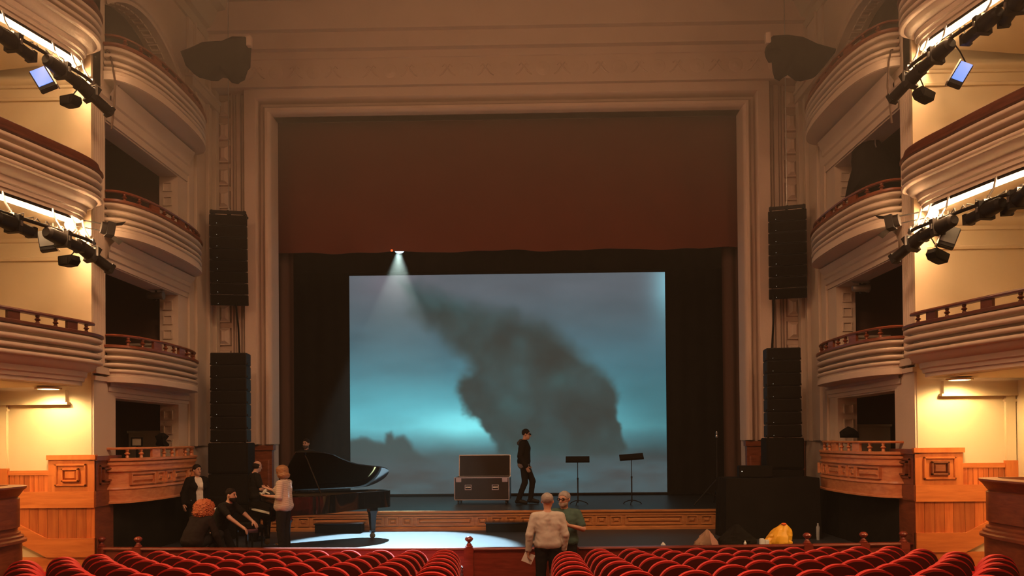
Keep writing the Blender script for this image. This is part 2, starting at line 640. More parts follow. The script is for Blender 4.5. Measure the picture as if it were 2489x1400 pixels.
    # steps beside the wainscot
    st = thing('steps', 'pale steps between the %s oak wainscot and the stall parapet' % side, 'steps', (X(7.95), 13.1, -0.6))
    for k in range(3):
        mb = MB()
        mb.box(X(7.45 + 0.28 * k), X(8.6), 12.2, 13.44, -0.6 + 0.2 * k, -0.6 + 0.2 * (k + 1))
        mb.build('step', M('step_stone', (0.62, 0.50, 0.36), 0.7), st, world=True)

    # ---- dark rooms behind the box openings
    mb = MB()
    mb.box(X(9.2), X(9.3), 13.8, 17.6, -0.7, 12.3)
    mb.box(X(7.4), X(9.3), 17.2, 17.4, -0.7, 12.3)
    struct('wall_%s_boxes' % side, mb, DARKRED, 'dark red inner wall of the %s boxes' % side, 'wall', smooth=False)
    mb = MB()
    for z in (1.2, 3.30, 5.90, 8.60):
        mb.box(X(7.3), X(9.3), 13.8, 17.4, z - 0.05, z)
    struct('floor_%s_boxes' % side, mb, DARKRED, 'dark floors inside the %s boxes' % side, 'floor', smooth=False)
    pal = M('pale_wall', (0.46, 0.38, 0.28), 0.8, var=0.1)
    for z0, z1 in ((1.2, 2.25), (3.3, 4.15)):
        mb = MB()
        mb.box(X(7.42), X(8.2), 17.14, 17.2, z0, z1)
        mb.box(X(7.40), X(8.22), 17.10, 17.2, z1, z1 + 0.05)
        mb.build('pale_dado', pal, bpy.data.objects['wall_%s_boxes' % side])


side_wall(-1, 'left')
side_wall(1, 'right')

# ------------------------------------------------------------------ proscenium
mb = MB()
for s in (-1, 1):
    mb.box(s * 5.62, s * 9.3, 19.0, 19.35, 0.0, 12.3)
mb.box(-5.62, 5.62, 19.0, 19.35, 9.86, 12.3)
pros = struct('wall_proscenium', mb, FRAMEPL, 'salmon plaster proscenium wall around the stage opening', 'wall', smooth=False)
XZ = lambda a, b, c: (a, c, b)
PATH = [(-5.6, 1.98), (-5.6, 9.86), (5.6, 9.86), (5.6, 1.98)]


def fr(prof, name):
    mb = MB()
    mb.sweep(PATH, prof, side=-1, mp=XZ)
    return mb.build(name, FRAMEPL, pros)


fr([(0, 19.36), (0, 18.86), (0.02, 18.78), (0.06, 18.74), (0.12, 18.74), (0.16, 18.78), (0.18, 18.86), (0.18, 19.0)], 'frame_roll')
fr([(0.31, 19.0), (0.31, 18.74), (0.34, 18.70), (0.60, 18.70), (0.63, 18.74), (0.63, 18.85), (0.66, 18.86), (0.66, 19.0)], 'frame_band')
fr([(0.20, 19.0), (0.20, 18.97), (0.22, 18.95), (0.24, 18.97), (0.24, 19.0)], 'frame_bead')
for s in (-1, 1):
    for x, wd, p in ((6.30, 0.05, 0.05), (6.37, 0.10, 0.09), (6.50, 0.03, 0.05)):
        mb = MB()
        mb.box(s * x, s * (x + wd), 19.0 - p, 19.0, 1.95, 10.41)
        mb.build('vertical_strip', FRAMEPL, pros, bevel=0.01)
    mb = MB()
    mb.box(s * 6.56, s * 6.60, 18.92, 19.0, 1.95, 10.5)
    mb.box(s * 6.96, s * 7.0, 18.92, 19.0, 1.95, 10.5)
    mb.build('pilaster_border', FRAMEPL, pros)
    for k in range(15):
        z = 2.15 + 0.55 * k
        mb = MB()
        mb.frustum(s * 6.63, s * 6.93, z, z + 0.44, 19.0, 18.93, 0.02)
        mb.frustum(s * 6.67, s * 6.89, z + 0.04, z + 0.40, 18.93, 18.86, 0.07)
        mb.build('ornament_panel', FRAMEPL, pros, smooth=False)
# entablature across the top
def ent(z0, prof, name):
    mb = MB()
    mb.sweep([(-7.0, 19.0), (7.0, 19.0)], [(o, z0 + z) for o, z in prof], side=1)
    return mb.build(name, FRAMEPL, pros)


def step(z0, z1, y0, y1, name, extra=()):
    mb = MB()
    mb.sweep([(-7.0, 19.0), (7.0, 19.0)], [(19.0 - y0, z0)] + list(extra) + [(19.0 - y1, z0), (19.0 - y1, z1)], side=1)
    return mb.build(name, FRAMEPL, pros)


step(10.41, 11.04, 19.0, 18.58, 'frieze')
ent(11.04, [(0.42, 0), (0.45, 0.01), (0.45, 0.17), (0.42, 0.17)], 'frieze_upper_moulding')
step(11.21, 11.58, 18.58, 18.38, 'cornice_band')
step(11.58, 12.26, 18.38, 18.22, 'cornice_top')
for k in range(29):
    x = -6.3 + 0.45 * k
    mb = MB()
    if k % 2 == 0:
        mb.xf = Matrix.Translation((x, 18.58, 10.74)) @ Matrix.Rotation(R(90), 4, 'X')
        mb.lathe([(0.001, 0.02), (0.05, 0.02), (0.07, 0.008), (0.13, 0.014), (0.17, 0.0)], seg=12)
    else:
        for q in (-1, 1):
            mb.tube([(x + q * 0.19, 18.58, 10.60), (x + q * 0.10, 18.575, 10.66), (x, 18.575, 10.80), (x - q * 0.06, 18.575, 10.88), (x - q * 0.12, 18.58, 10.82)], 0.016, seg=6)
    mb.build('frieze_ornament', FRAMEPL, pros)
# wooden dado at the foot of the proscenium
for s in (-1, 1):
    mb = MB()
    mb.box(s * 5.62, s * 6.98, 18.84, 19.0, 0.44, 1.84)
    mb.box(s * 5.58, s * 6.98, 18.80, 19.0, 1.84, 1.96)
    d = mb.build('proscenium_dado', DARKWOOD, pros)
    for k in range(4):
        mb = MB()
        mb.frustum(s * (5.68 + 0.31 * k), s * (5.94 + 0.31 * k), 0.9, 1.62, 18.84, 18.81, 0.03)
        mb.build('dado_panel', DARKWOOD, d, smooth=False)

# ------------------------------------------------------------------ stage front
sf = thing('stage_fascia', 'carved brown wooden stage front with rectangular and square panels', 'stage front', (0, 18.1, 0))
mb = MB()
mb.box(-6.9, 6.9, 18.02, 18.1, 0.0, 0.43)
mb.build('back_board', STAGEWOOD, sf, world=True)
mb = MB()
mb.sweep([(-6.9, 18.02), (6.9, 18.02)], [(0, 0.32), (0.03, 0.33), (0.03, 0.37), (0.07, 0.40), (0.07, 0.445), (0, 0.445)], side=1)
mb.build('nosing', STAGEWOOD, sf, world=True)
mb = MB()
mb.sweep([(-6.9, 18.02), (6.9, 18.02)], [(0, 0.0), (0.06, 0.0), (0.06, 0.05), (0.02, 0.08), (0, 0.09)], side=1)
mb.build('plinth', STAGEWOOD, sf, world=True)
xs = -6.8
k = 0
while xs < 6.7:
    wd = 1.30 if k % 4 == 0 else 0.26
    mb = MB()
    x0, x1, z0, z1, t = xs, xs + wd, 0.105, 0.31, 0.028
    for a, b, c, d in ((x0, x1, z0, z0 + t), (x0, x1, z1 - t, z1), (x0, x0 + t, z0 + t, z1 - t), (x1 - t, x1, z0 + t, z1 - t)):
        mb.box(a, b, 17.985, 18.02, c, d)
    mb.frustum(x0 + 0.06, x1 - 0.06, z0 + 0.055, z1 - 0.055, 18.02, 17.99, 0.03)
    mb.build('stage_panel', STAGEWOOD, sf, world=True, smooth=False)
    xs += wd + 0.07
    k += 1

# ------------------------------------------------------------------ balconies of the seating tiers
TIERPATH = [(9.6, 2.0), (8.6, 5.0), (7.9, 8.0), (7.45, 9.5), (6.98, 11.1), (6.74, 12.1), (6.64, 12.55), (6.61, 12.85), (6.65, 13.1), (6.76, 13.3), (7.0, 13.42)]
TIERPATH = [(7.9, 7.6)] + [(a, b) for a, b in TIERPATH if b > 8.5]


def smooth_path(p, n=5):
    out = []
    m = len(p)
    for i in range(m - 1):
        p0, p1, p2, p3 = p[max(i - 1, 0)], p[i], p[i + 1], p[min(i + 2, m - 1)]
        for k in range(n):
            t = k / n
            out.append(tuple(0.5 * (2 * p1[j] + (p2[j] - p0[j]) * t + (2 * p0[j] - 5 * p1[j] + 4 * p2[j] - p3[j]) * t * t
                                    + (3 * p1[j] - p0[j] - 3 * p2[j] + p3[j]) * t ** 3) for j in (0, 1)))
    out.append(p[-1])
    return out


TP = smooth_path(TIERPATH)


def torus(o, z0, z1, n=5):
    zc, h = (z0 + z1) / 2, (z0 - z1) / 2
    return [(o + h * 0.9 * math.sin(math.pi * i / n), zc + h * math.cos(math.pi * i / n)) for i in range(n + 1)]


BANDS = torus(0.005, -0.065, -0.135) + [(-0.07, -0.142), (-0.085, -0.165), (-0.06, -0.19)] + torus(0.005, -0.195, -0.265) + [(-0.11, -0.27), (-0.115, -0.32)] \
    + torus(0.0, -0.325, -0.39) + [(-0.09, -0.395), (-0.095, -0.43)] + torus(0.01, -0.435, -0.50)
UNDER = [(0.01, -0.50), (-0.04, -0.505), (-0.07, -0.55), (-0.11, -0.59), (-0.17, -0.61), (-0.19, -0.62), (-0.20, -0.70), (-0.23, -0.72), (-0.24, -0.775), (-0.27, -0.78), (-0.27, -0.84), (-0.5, -0.85)]


def offset_path(path, o, side):
    mbx = MB()
    mbx.sweep(path, [(o, 0.0)], side=side)
    return [(a, b) for a, b, c in mbx.v]


def balcony(s, ztop, label, rail):
    path = [(s * a, b) for a, b in TP]
    side = 1 if s < 0 else -1     # normal towards the middle of the hall
    root = thing('balcony', label, 'balcony', (s * 7.2, 11.5, ztop - 0.85))
    mb = MB()
    mb.sweep(path, [(-0.3, ztop - 0.06), (0.0, ztop - 0.06)] + [(o, ztop + z) for o, z in BANDS], side=side)
    mb.build('moulded_front', PLASTER, root, world=True, angle=50)
    mb = MB()
    mb.sweep(path, [(o, ztop + z) for o, z in UNDER], side=side)
    mb.build('stepped_soffit', PLASTER, root, world=True, angle=30)
    inner = offset_path(path, -0.45, side)
    poly = inner + [(s * 9.58, 13.42), (s * 9.58, 7.6)]
    mb = MB()
    mb.prism(poly, ztop - 0.85, ztop - 0.55)
    mb.build('floor_slab', CREAM, root, world=True, smooth=False)
    mb = MB()
    mb.sweep(path, [(-0.16, ztop - 0.06), (0.03, ztop - 0.06), (0.055, ztop - 0.045), (0.055, ztop - 0.01), (0.03, ztop + 0.0), (-0.16, ztop)], side=side,
             closed_prof=True, cap=True)
    mb.build('wooden_cap', CAPWOOD, root, world=True)
    if rail == 'solid':
        mb = MB()
        mb.sweep(path[:-4], [(-0.14, ztop), (-0.01, ztop), (0.005, ztop + 0.05), (-0.01, ztop + 0.12), (-0.04, ztop + 0.14), (-0.12, ztop + 0.14), (-0.14, ztop + 0.12)], side=side,
                 closed_prof=True, cap=True)
        mb.build('wooden_coping', CAPWOOD, root, world=True)
    elif rail:
        rp = offset_path(path[:-14], -0.06, side)
        h = rail
        mb = MB()
        mb.sweep(rp, [(-0.05, ztop + h), (0.05, ztop + h), (0.06, ztop + h + 0.025), (0.04, ztop + h + 0.05), (-0.04, ztop + h + 0.05), (-0.06, ztop + h + 0.025)],
                 side=side, closed_prof=True, cap=True)
        mb.build('hand_rail', CAPWOOD, root, world=True)
        acc = 0.0
        k = 0
        for i in range(1, len(rp)):
            acc += math.hypot(rp[i][0] - rp[i - 1][0], rp[i][1] - rp[i - 1][1])
            if acc > 0.30:
                acc = 0
                x, y = rp[i]
                if y < 9.6:
                    continue
                dx, dy = rp[i][0] - rp[i - 1][0], rp[i][1] - rp[i - 1][1]
                ang = math.atan2(dy, dx)
                mb = MB()
                mb.xf = Matrix.Translation((x, y, ztop)) @ Matrix.Rotation(ang, 4, 'Z')
                if k % 3 == 1:
                    mb.box(-0.10, 0.10, -0.025, 0.025, 0, h)
                    mb.build('rail_panel', CAPWOOD, root, world=True)
                else:
                    mb.lathe([(0.03, 0), (0.03, h * 0.2), (0.018, h * 0.3), (0.045, h * 0.5), (0.018, h * 0.72), (0.03, h * 0.8), (0.03, h)], seg=10)
                    mb.build('baluster', CAPWOOD, root, world=True)
                k += 1
    return root


for s, side in ((-1, 'left'), (1, 'right')):
    balcony(s, 3.83, 'lowest moulded plaster balcony on the %s with an open wooden hand rail' % side, 0.13)
    balcony(s, 6.56, 'middle moulded plaster balcony on the %s with a dark wooden cap' % side, 'solid')
    balcony(s, 9.20, 'topmost moulded plaster balcony on the %s cut by the picture edge' % side, 'solid')

# ------------------------------------------------------------------ boxes beside the stage
def box_path(s, y0, y1, bulge, n=30, base=6.98, ex=2.5):
    out = []
    yc, a = (y0 + y1) / 2, (y1 - y0) / 2
    for i in range(n + 1):
        t = math.pi * i / n
        u = -math.cos(t)
        out.append((s * (base - bulge * (max(0, 1 - abs(u) ** ex)) ** (1 / ex)), yc + a * u))
    return out


BP = [(0.01, -0.50), (-0.05, -0.505), (-0.06, -0.53), (0.0, -0.55), (0.03, -0.565), (0.03, -0.665), (-0.5, -0.68)]
names = ['', 'first', 'second', 'third']


def opera_box(s, lev):
    side = 'left' if s < 0 else 'right'
    cap = LEVELS[lev][2]
    y1 = (17.15, 17.2, 17.4, 17.6)[lev]
    path = box_path(s, 13.9, y1, 0.50 + 0.03 * lev)
    nside = 1 if s < 0 else -1
    if lev == 0:
        label = 'bow-fronted oak panelled box nearest the floor on the %s of the stage' % side
    else:
        label = 'bow-fronted moulded plaster box on the %s, %s above the wooden one' % (side, names[lev])
    root = thing('opera_box', label, 'theatre box', (s * 6.9, 15.5, LEVELS[lev][3]))
    wd = DARKWOOD if lev else wood('box_oak', srgb(204, 126, 80), srgb(226, 156, 106), vec=(3, 3, 9), rough=0.35)
    if lev:
        mb = MB()
        mb.sweep(path, [(-0.3, cap - 0.06), (0, cap - 0.06)] + [(o, cap + z) for o, z in BANDS], side=nside)
        mb.build('moulded_front', PLASTER, root, world=True, angle=50)
        mb = MB()
        mb.sweep(path, [(o, cap + z) for o, z in BP], side=nside)
        mb.build('lower_fascia', PLASTER, root, world=True, angle=30)
        mb = MB()
        mb.prism(path + [(s * 7.35, y1), (s * 7.35, 13.9)], cap - 0.67, cap - 0.5)
        mb.build('floor_slab', PLASTER, root, world=True, smooth=False)
    else:
        mb = MB()
        mb.sweep(path, [(-0.3, cap - 0.05), (0.0, cap - 0.06), (0.04, cap - 0.08), (0.04, cap - 0.12), (0.01, cap - 0.14), (0.01, cap - 0.20), (0.05, cap - 0.215), (0.05, cap - 0.235), (0.0, cap - 0.25),
                        (0.0, cap - 0.50), (0.04, cap - 0.52), (0.05, cap - 0.55), (0.03, cap - 0.57), (0.02, cap - 0.76), (0.05, cap - 0.77), (0.05, cap - 0.80), (-0.4, cap - 0.80)], side=nside)
        mb.build('panelled_front', wd, root, world=True, angle=40)
        mb = MB()
        mb.prism(path + [(s * 7.35, y1), (s * 7.35, 13.9)], cap - 0.80, cap - 0.55)
        mb.build('floor_slab', wd, root, world=True, smooth=False)
        # raised panels following the bow
        L = [0.0]
        for i in range(1, len(path)):
            L.append(L[-1] + math.hypot(path[i][0] - path[i - 1][0], path[i][1] - path[i - 1][1]))
        def P(d):
            for i in range(1, len(path)):
                if L[i] >= d:
                    t = (d - L[i - 1]) / (L[i] - L[i - 1])
                    x = path[i - 1][0] + t * (path[i][0] - path[i - 1][0])
                    y = path[i - 1][1] + t * (path[i][1] - path[i - 1][1])
                    return x, y, math.atan2(path[i][1] - path[i - 1][1], path[i][0] - path[i - 1][0])
            return path[-1][0], path[-1][1], R(90)
        d = 0.40
        for wdt in (0.62, 0.24, 0.24, 0.62, 0.24, 0.24, 0.5):
            x, y, ang = P(d + wdt / 2)
            mb = MB()
            mb.xf = Matrix.Translation((x, y, cap - 0.375)) @ Matrix.Rotation(ang + (0 if s < 0 else R(180)), 4, 'Z')
            h = 0.105
            t = 0.025
            w2 = wdt / 2
            # outward normal is local -Y
            for a, b, c, e in ((-w2, w2, h - t, h), (-w2, w2, -h, -h + t), (-w2, -w2 + t, -h + t, h - t), (w2 - t, w2, -h + t, h - t)):
                mb.box(a, b, -0.04, 0.03, c, e)
            mb.frustum(-w2 + 0.05, w2 - 0.05, -h + 0.05, h - 0.05, 0.0, -0.035, 0.03)
            mb.build('front_panel', wd, root, world=True, smooth=False)
            d += wdt + 0.09
    mb = MB()
    mb.sweep(path, [(-0.14, cap - 0.06), (0.03, cap - 0.06), (0.055, cap - 0.045), (0.055, cap - 0.01), (0.03, cap), (-0.14, cap)], side=nside, closed_prof=True, cap=True)
    mb.build('wooden_cap', wd, root, world=True)
    h = 0.15 if lev < 2 else 0.13
    rp = offset_path(path, -0.05, nside)
    mb = MB()
    mb.sweep(rp, [(-0.04, cap + h), (0.04, cap + h), (0.05, cap + h + 0.02), (0.03, cap + h + 0.04), (-0.03, cap + h + 0.04), (-0.05, cap + h + 0.02)], side=nside, closed_prof=True, cap=True)
    mb.build('hand_rail', wd, root, world=True)
    k = 0
    acc = 0.0
    for i in range(1, len(rp)):
        acc += math.hypot(rp[i][0] - rp[i - 1][0], rp[i][1] - rp[i - 1][1])
        if acc > 0.3:
            acc = 0
            x, y = rp[i]
            ang = math.atan2(rp[i][1] - rp[i - 1][1], rp[i][0] - rp[i - 1][0])
            mb = MB()
            mb.xf = Matrix.Translation((x, y, cap)) @ Matrix.Rotation(ang, 4, 'Z')
            if k % 3 == 2:
                mb.box(-0.13, 0.13, -0.025, 0.025, 0, h)
                mb.build('rail_panel', wd, root, world=True)
            else:
                mb.lathe([(0.03, 0), (0.03, h * 0.2), (0.018, h * 0.3), (0.05, h * 0.5), (0.018, h * 0.72), (0.03, h * 0.8), (0.03, h)], seg=10)
                mb.build('baluster', wd, root, world=True)
            k += 1
    return root


for s in (-1, 1):
    for lev in range(4):
        opera_box(s, lev)

# ------------------------------------------------------------------ parapets of the stalls boxes
for s, side in ((-1, 'left'), (1, 'right')):
    root = thing('stall_parapet', 'curved dark wooden parapet at the %s edge of the stalls' % side, 'parapet', (s * 7.3, 9.5, -0.4))
    path = smooth_path([(s * 7.9, 12.05), (s * 7.45, 12.02), (s * 7.22, 11.85), (s * 7.12, 11.5), (s * 7.15, 10.6), (s * 7.3, 9.0), (s * 7.5, 7.0)], 4)
    ns = -1 if s < 0 else 1
    mb = MB()
    mb.sweep(path, [(-0.12, 1.36), (0.10, 1.36), (0.12, 1.385), (0.12, 1.41), (-0.12, 1.42)], side=ns, closed_prof=True, cap=True)
    mb.build('cap', DARKWOOD, root, world=True)
    mb = MB()
    mb.sweep(path, [(0.09, 1.36), (0.02, 1.26), (0.0, 1.24), (0.03, 1.22), (0.03, 0.80), (0.0, 0.78), (0.0, 0.74)], side=ns)
    mb.build('upper_panelling', DARKWOOD, root, world=True)
    mb = MB()
    mb.sweep(path, [(0.0, 0.74), (0.04, 0.72), (0.04, 0.69), (0.08, 0.67), (0.08, 0.64), (0.12, 0.62), (0.12, 0.58), (0.06, 0.57)], side=ns)
    mb.build('base_moulding', DARKWOOD, root, world=True)
    mb = MB()
    mb.sweep(path, [(0.06, 0.57), (0.06, -0.55)], side=ns)
    mb.build('base_boarding', DARKWOOD, root, world=True)

# ------------------------------------------------------------------ orchestra rail with finials
orail = thing('orchestra_rail', 'low red-brown wooden rail with ball finials between seats and apron', 'rail', (0, 13.3, -0.6))
OP = [(-7.0 + 0.5 * i, 13.28 + 0.34 * ((-7 + 0.5 * i) / 7.0) ** 2) for i in range(29)]
mb = MB()
mb.sweep(OP, [(-0.03, -0.6), (-0.03, 0.20), (0.03, 0.20), (0.03, -0.6)], side=1, closed_prof=True, cap=True)
mb.build('partition_board', RAILWOOD, orail, world=True)
mb = MB()
mb.sweep(OP, [(-0.06, 0.20), (0.06, 0.20), (0.07, 0.22), (0.06, 0.245), (-0.06, 0.245), (-0.07, 0.22)], side=1, closed_prof=True, cap=True)
mb.build('cap_rail', RAILWOOD, orail, world=True)
def rail_y(x):
    return 13.28 + 0.34 * (x / 7.0) ** 2
for px in (236, 336, 1140, 1395, 1962, 2099, 2196):
    y = 13.3
    for _ in range(4):
        p = at(px, 1320, y)
        y = rail_y(p.x)
    x = max(-6.9, min(6.9, p.x))
    mb = MB()
    mb.box(x - 0.08, x + 0.08, y - 0.08, y + 0.06, -0.6, 0.25)
    post = mb.build('post', RAILWOOD, orail, world=True, bevel=0.01)
    mb = MB()
    mb.lathe([(0.06, 0.245), (0.065, 0.27), (0.045, 0.285), (0.045, 0.30), (0.028, 0.315), (0.024, 0.335), (0.04, 0.345), (0.065, 0.37), (0.07, 0.39), (0.06, 0.41), (0.035, 0.43), (0.001, 0.435)], c=(x, y, 0), seg=14)
    mb.build('finial', RAILWOOD, post, world=True)

# ------------------------------------------------------------------ curtains and masking


def drape(name, x0, x1, y, z0, z1, mat, label, cat, depth=0.05, fold=0.35, nz=2, wavy=0.0, thick=0.02):
    n = max(8, int(abs(x1 - x0) / fold * 8))
    front, back = [], []
    for j in range(nz + 1):
        for i in range(n + 1):
            u = i / n
            x = x0 + (x1 - x0) * u
            ph = (x1 - x0) * u / fold * 2 * math.pi
            d = depth * (math.sin(ph) + 0.35 * math.sin(ph * 0.37 + 1.3))
            z = z0 + (z1 - z0) * j / nz
            if j == 0 and wavy:
                z += wavy * math.sin(ph * 0.5) + wavy * 0.5 * math.sin(ph * 1.3)
            front.append((x, y + d, z))
            back.append((x, y + d + thick, z))
    m = len(front)
    f = []
    for j in range(nz):
        for i in range(n):
            a = j * (n + 1) + i
            q = (a, a + 1, a + n + 2, a + n + 1)
            f.append(q)
            f.append(tuple(k + m for k in reversed(q)))
    for i in range(n):
        f.append((i, i + 1, m + i + 1, m + i))
    mb = MB()
    mb.add(front + back, f)
    return tag(mb.build(name, mat, angle=80), label, cat)


drape('house_border_curtain', -6.1, 6.1, 19.75, 6.74, 10.4, CURTAIN, 'wide dark red velvet border curtain hanging across the top of the stage opening', 'curtain',
      depth=0.03, fold=1.33, wavy=0.02)
drape('tormentor_curtain', -6.3, -5.48, 20.2, 0.45, 9.9, DARKRED, 'dark red side curtain at the left edge of the stage opening', 'curtain', depth=0.04, fold=0.3)
drape('tormentor_curtain', 5.42, 6.3, 20.2, 0.45, 9.9, DARKRED, 'dark red side curtain at the right edge of the stage opening', 'curtain', depth=0.04, fold=0.3)
SCRY = 22.8
PA, PB = at(849, 669, SCRY), at(1622, 1204, SCRY)
SX0, SX1, SZ0, SZ1 = PA.x, PB.x, 0.47, at(1230, 666, SCRY).z
drape('masking_border', -7.0, 7.0, 22.40, SZ1, 10.5, BLACKCLOTH, 'black masking border above the projection screen', 'curtain', depth=0.03, fold=0.6)
drape('masking_curtain', -7.2, SX0, 22.6, 0.46, 10.5, BLACKCLOTH, 'black masking leg along the left edge of the screen', 'curtain', depth=0.03, fold=0.5)
drape('masking_curtain', SX1, 7.2, 22.6, 0.46, 10.5, BLACKCLOTH, 'black masking leg along the right edge of the screen', 'curtain', depth=0.03, fold=0.5)

# ------------------------------------------------------------------ projection screen


def vnoise(u, v, seed, freq):
    g = np.random.default_rng(seed).random((64, 64))
    x, y = u * freq, v * freq
    xi, yi = np.floor(x).astype(int), np.floor(y).astype(int)
    fx, fy = x - xi, y - yi
    fx = fx * fx * (3 - 2 * fx)
    fy = fy * fy * (3 - 2 * fy)
    a = g[yi % 64, xi % 64]
    b = g[yi % 64, (xi + 1) % 64]
    c = g[(yi + 1) % 64, xi % 64]
    d = g[(yi + 1) % 64, (xi + 1) % 64]
    return (a * (1 - fx) + b * fx) * (1 - fy) + (c * (1 - fx) + d * fx) * fy


def fbm(u, v, seed, freq, oct=5):
    r = 0
    a = 0.5
    for k in range(oct):
        r = r + a * vnoise(u + 3.1 * k, v + 1.7 * k, seed + k, freq * 2 ** k)
        a *= 0.5
    return r / (1 - 0.5 ** oct)


def poly_sd(px, py, poly):
    """Signed distance (negative inside) to a polygon."""
    d = np.full(px.shape, 1e9)
    inside = np.zeros(px.shape, bool)
    n = len(poly)
    for i in range(n):
        x0, y0 = poly[i]
        x1, y1 = poly[(i + 1) % n]
        ex, ey = x1 - x0, y1 - y0
        wx, wy = px - x0, py - y0
        t = np.clip((wx * ex + wy * ey) / (ex * ex + ey * ey), 0, 1)
        d = np.minimum(d, np.hypot(wx - ex * t, wy - ey * t))
        cond = (y0 > py) != (y1 > py)
        xint = ex * (py - y0) / (ey if abs(ey) > 1e-9 else 1e-9) + x0
        inside ^= cond & (px < xint)
    return np.where(inside, -d, d)


def sstep(a, b, x):
    t = np.clip((x - a) / (b - a), 0, 1)
    return t * t * (3 - 2 * t)


NU, NV = 400, 280
uu, vv = np.meshgrid(np.linspace(0, 1, NU + 1), np.linspace(0, 1, NV + 1))
X_ = 848 + 776 * uu
Y_ = 1205 - 540 * vv           # picture coordinates of the projected sky
wx = (fbm(uu, vv * 0.7, 3, 9, 6) - 0.5) + 0.35 * (fbm(uu, vv * 0.7, 33, 26, 4) - 0.5)
wy = (fbm(uu, vv * 0.7, 23, 9, 6) - 0.5) + 0.35 * (fbm(uu, vv * 0.7, 43, 26, 4) - 0.5)
base_y = [600, 700, 760, 830, 900, 950, 1000, 1040, 1075, 1110, 1160, 1230]
base_c = [(92, 100, 106), (88, 97, 104), (76, 94, 102), (68, 102, 113), (68, 122, 135), (74, 146, 159), (84, 168, 181), (92, 180, 191), (76, 136, 145), (64, 94, 98), (60, 78, 80), (54, 68, 69)]
sky = np.stack([np.interp(Y_ + 14 * wy, base_y, [c[k] for c in base_c]) for k in range(3)], -1)
# bright opening at the left of the plume
g = np.exp(-(((X_ - 1150) / 120) ** 2 + ((Y_ - 1035) / 40) ** 2))
sky += g[..., None] * np.array([40, 62, 58])
g = np.exp(-(((X_ - 960) / 170) ** 2 + ((Y_ - 985) / 45) ** 2))
sky += g[..., None] * np.array([2, 10, 10])
# right-hand side dimmer, with a light patch in the top corner
k = sstep(1480, 1640, X_)
g = np.exp(-(((X_ - 1640) / 46) ** 2 + ((Y_ - 700) / 90) ** 2))
sky += g[..., None] * np.array([40, 86, 92])
sky *= (1 - 0.30 * sstep(1400, 1624, X_) * sstep(840, 980, Y_))[..., None]
g = np.exp(-(((X_ - 965) / 80) ** 2 + ((Y_ - 680) / 60) ** 2))
sky += g[..., None] * np.array([22, 10, 12])
sky *= (0.93 + 0.14 * fbm(uu * 1.0, vv * 2.0, 51, 7))[..., None]
plume = [(985, 690), (1005, 745), (1040, 795), (1090, 832), (1140, 868), (1152, 892), (1118, 925), (1110, 955), (1128, 988), (1142, 1012), (1186, 1042), (1208, 1075), (1222, 1110),
         (1260, 1135), (1500, 1120), (1532, 1095), (1522, 1060), (1520, 1030), (1500, 995), (1512, 955), (1502, 925), (1455, 900), (1415, 858), (1345, 800), (1260, 762), (1150, 735), (1080, 705), (1030, 680)]
sd = poly_sd(X_ + 46 * wx, Y_ + 40 * wy, plume)
soft = np.interp(Y_, [680, 860, 950, 1040, 1100, 1150], [40, 34, 16, 7, 12, 50])
m = 1 - sstep(-soft, soft * 0.7, sd)
fine = fbm(uu, vv * 0.7, 71, 11)
dark = np.stack([49 + 14 * (fine - 0.5) + 0 * uu, 69 + 40 * (fine - 0.5), 69 + 46 * (fine - 0.5)], -1)
for cx, cy, sx, sy, a in ((1400, 1020, 95, 55, 13), (1240, 800, 90, 38, 12), (1170, 950, 45, 40, 8), (1330, 870, 60, 50, 6)):
    gg = np.exp(-(((X_ - cx) / sx) ** 2 + ((Y_ - cy) / sy) ** 2))
    dark -= gg[..., None] * np.array([a * 0.5, a * 1.0, a * 1.05])
for cx, cy, sx, sy, a in ((1245, 990, 40, 30, 14), (1365, 925, 26, 22, 16), (1300, 1095, 120, 26, 10)):
    gg = np.exp(-(((X_ - cx) / sx) ** 2 + ((Y_ - cy) / sy) ** 2))
    dark += gg[..., None] * np.array([a * 0.1, a * 1.0, a * 1.1])
img = sky * (1 - m[..., None]) + dark * m[..., None]
low = [(820, 1080), (872, 1062), (905, 1070), (930, 1072), (932, 1050), (948, 1046), (958, 1060), (978, 1056), (992, 1070), (1010, 1092), (1030, 1105), (1060, 1125), (1080, 1190), (1060, 1260), (820, 1260)]
sd = poly_sd(X_ + 26 * wx, Y_ + 22 * wy, low)
m = (1 - sstep(-9, 7, sd)) * (1 - 0.55 * sstep(1090, 1180, Y_))
img = img * (1 - m[..., None]) + np.array([58, 78, 79]) * m[..., None]
# rolling ground cloud
gr = sstep(1085, 1150, Y_)
gn = fbm(uu * 1.2, vv * 3.0, 91, 8)
img = img * (1 - gr[..., None]) + (np.stack([62 + 8 * gn, 74 + 34 * (gn - 0.3), 76 + 40 * (gn - 0.3)], -1)) * gr[..., None]
gg = np.exp(-(((X_ - 1360) / 90) ** 2 + ((Y_ - 1165) / 28) ** 2))
img += gg[..., None] * np.array([0, 22, 26])
img = np.clip(img, 0, 255) / 255.0
lin = np.where(img <= 0.04045, img / 12.92, ((img + 0.055) / 1.055) ** 2.4)
me = bpy.data.meshes.new('screen_surface')
verts = np.stack([SX0 + (SX1 - SX0) * uu, np.full(uu.shape, SCRY), SZ0 + (SZ1 - SZ0) * vv], -1).reshape(-1, 3)
ii = np.arange((NU + 1) * (NV + 1)).reshape(NV + 1, NU + 1)
quads = np.stack([ii[:-1, :-1], ii[:-1, 1:], ii[1:, 1:], ii[1:, :-1]], -1).reshape(-1, 4)
me.from_pydata((verts - np.array([0, SCRY, SZ0])).tolist(), [], quads.tolist())
ca = me.color_attributes.new('picture', 'FLOAT_COLOR', 'POINT')
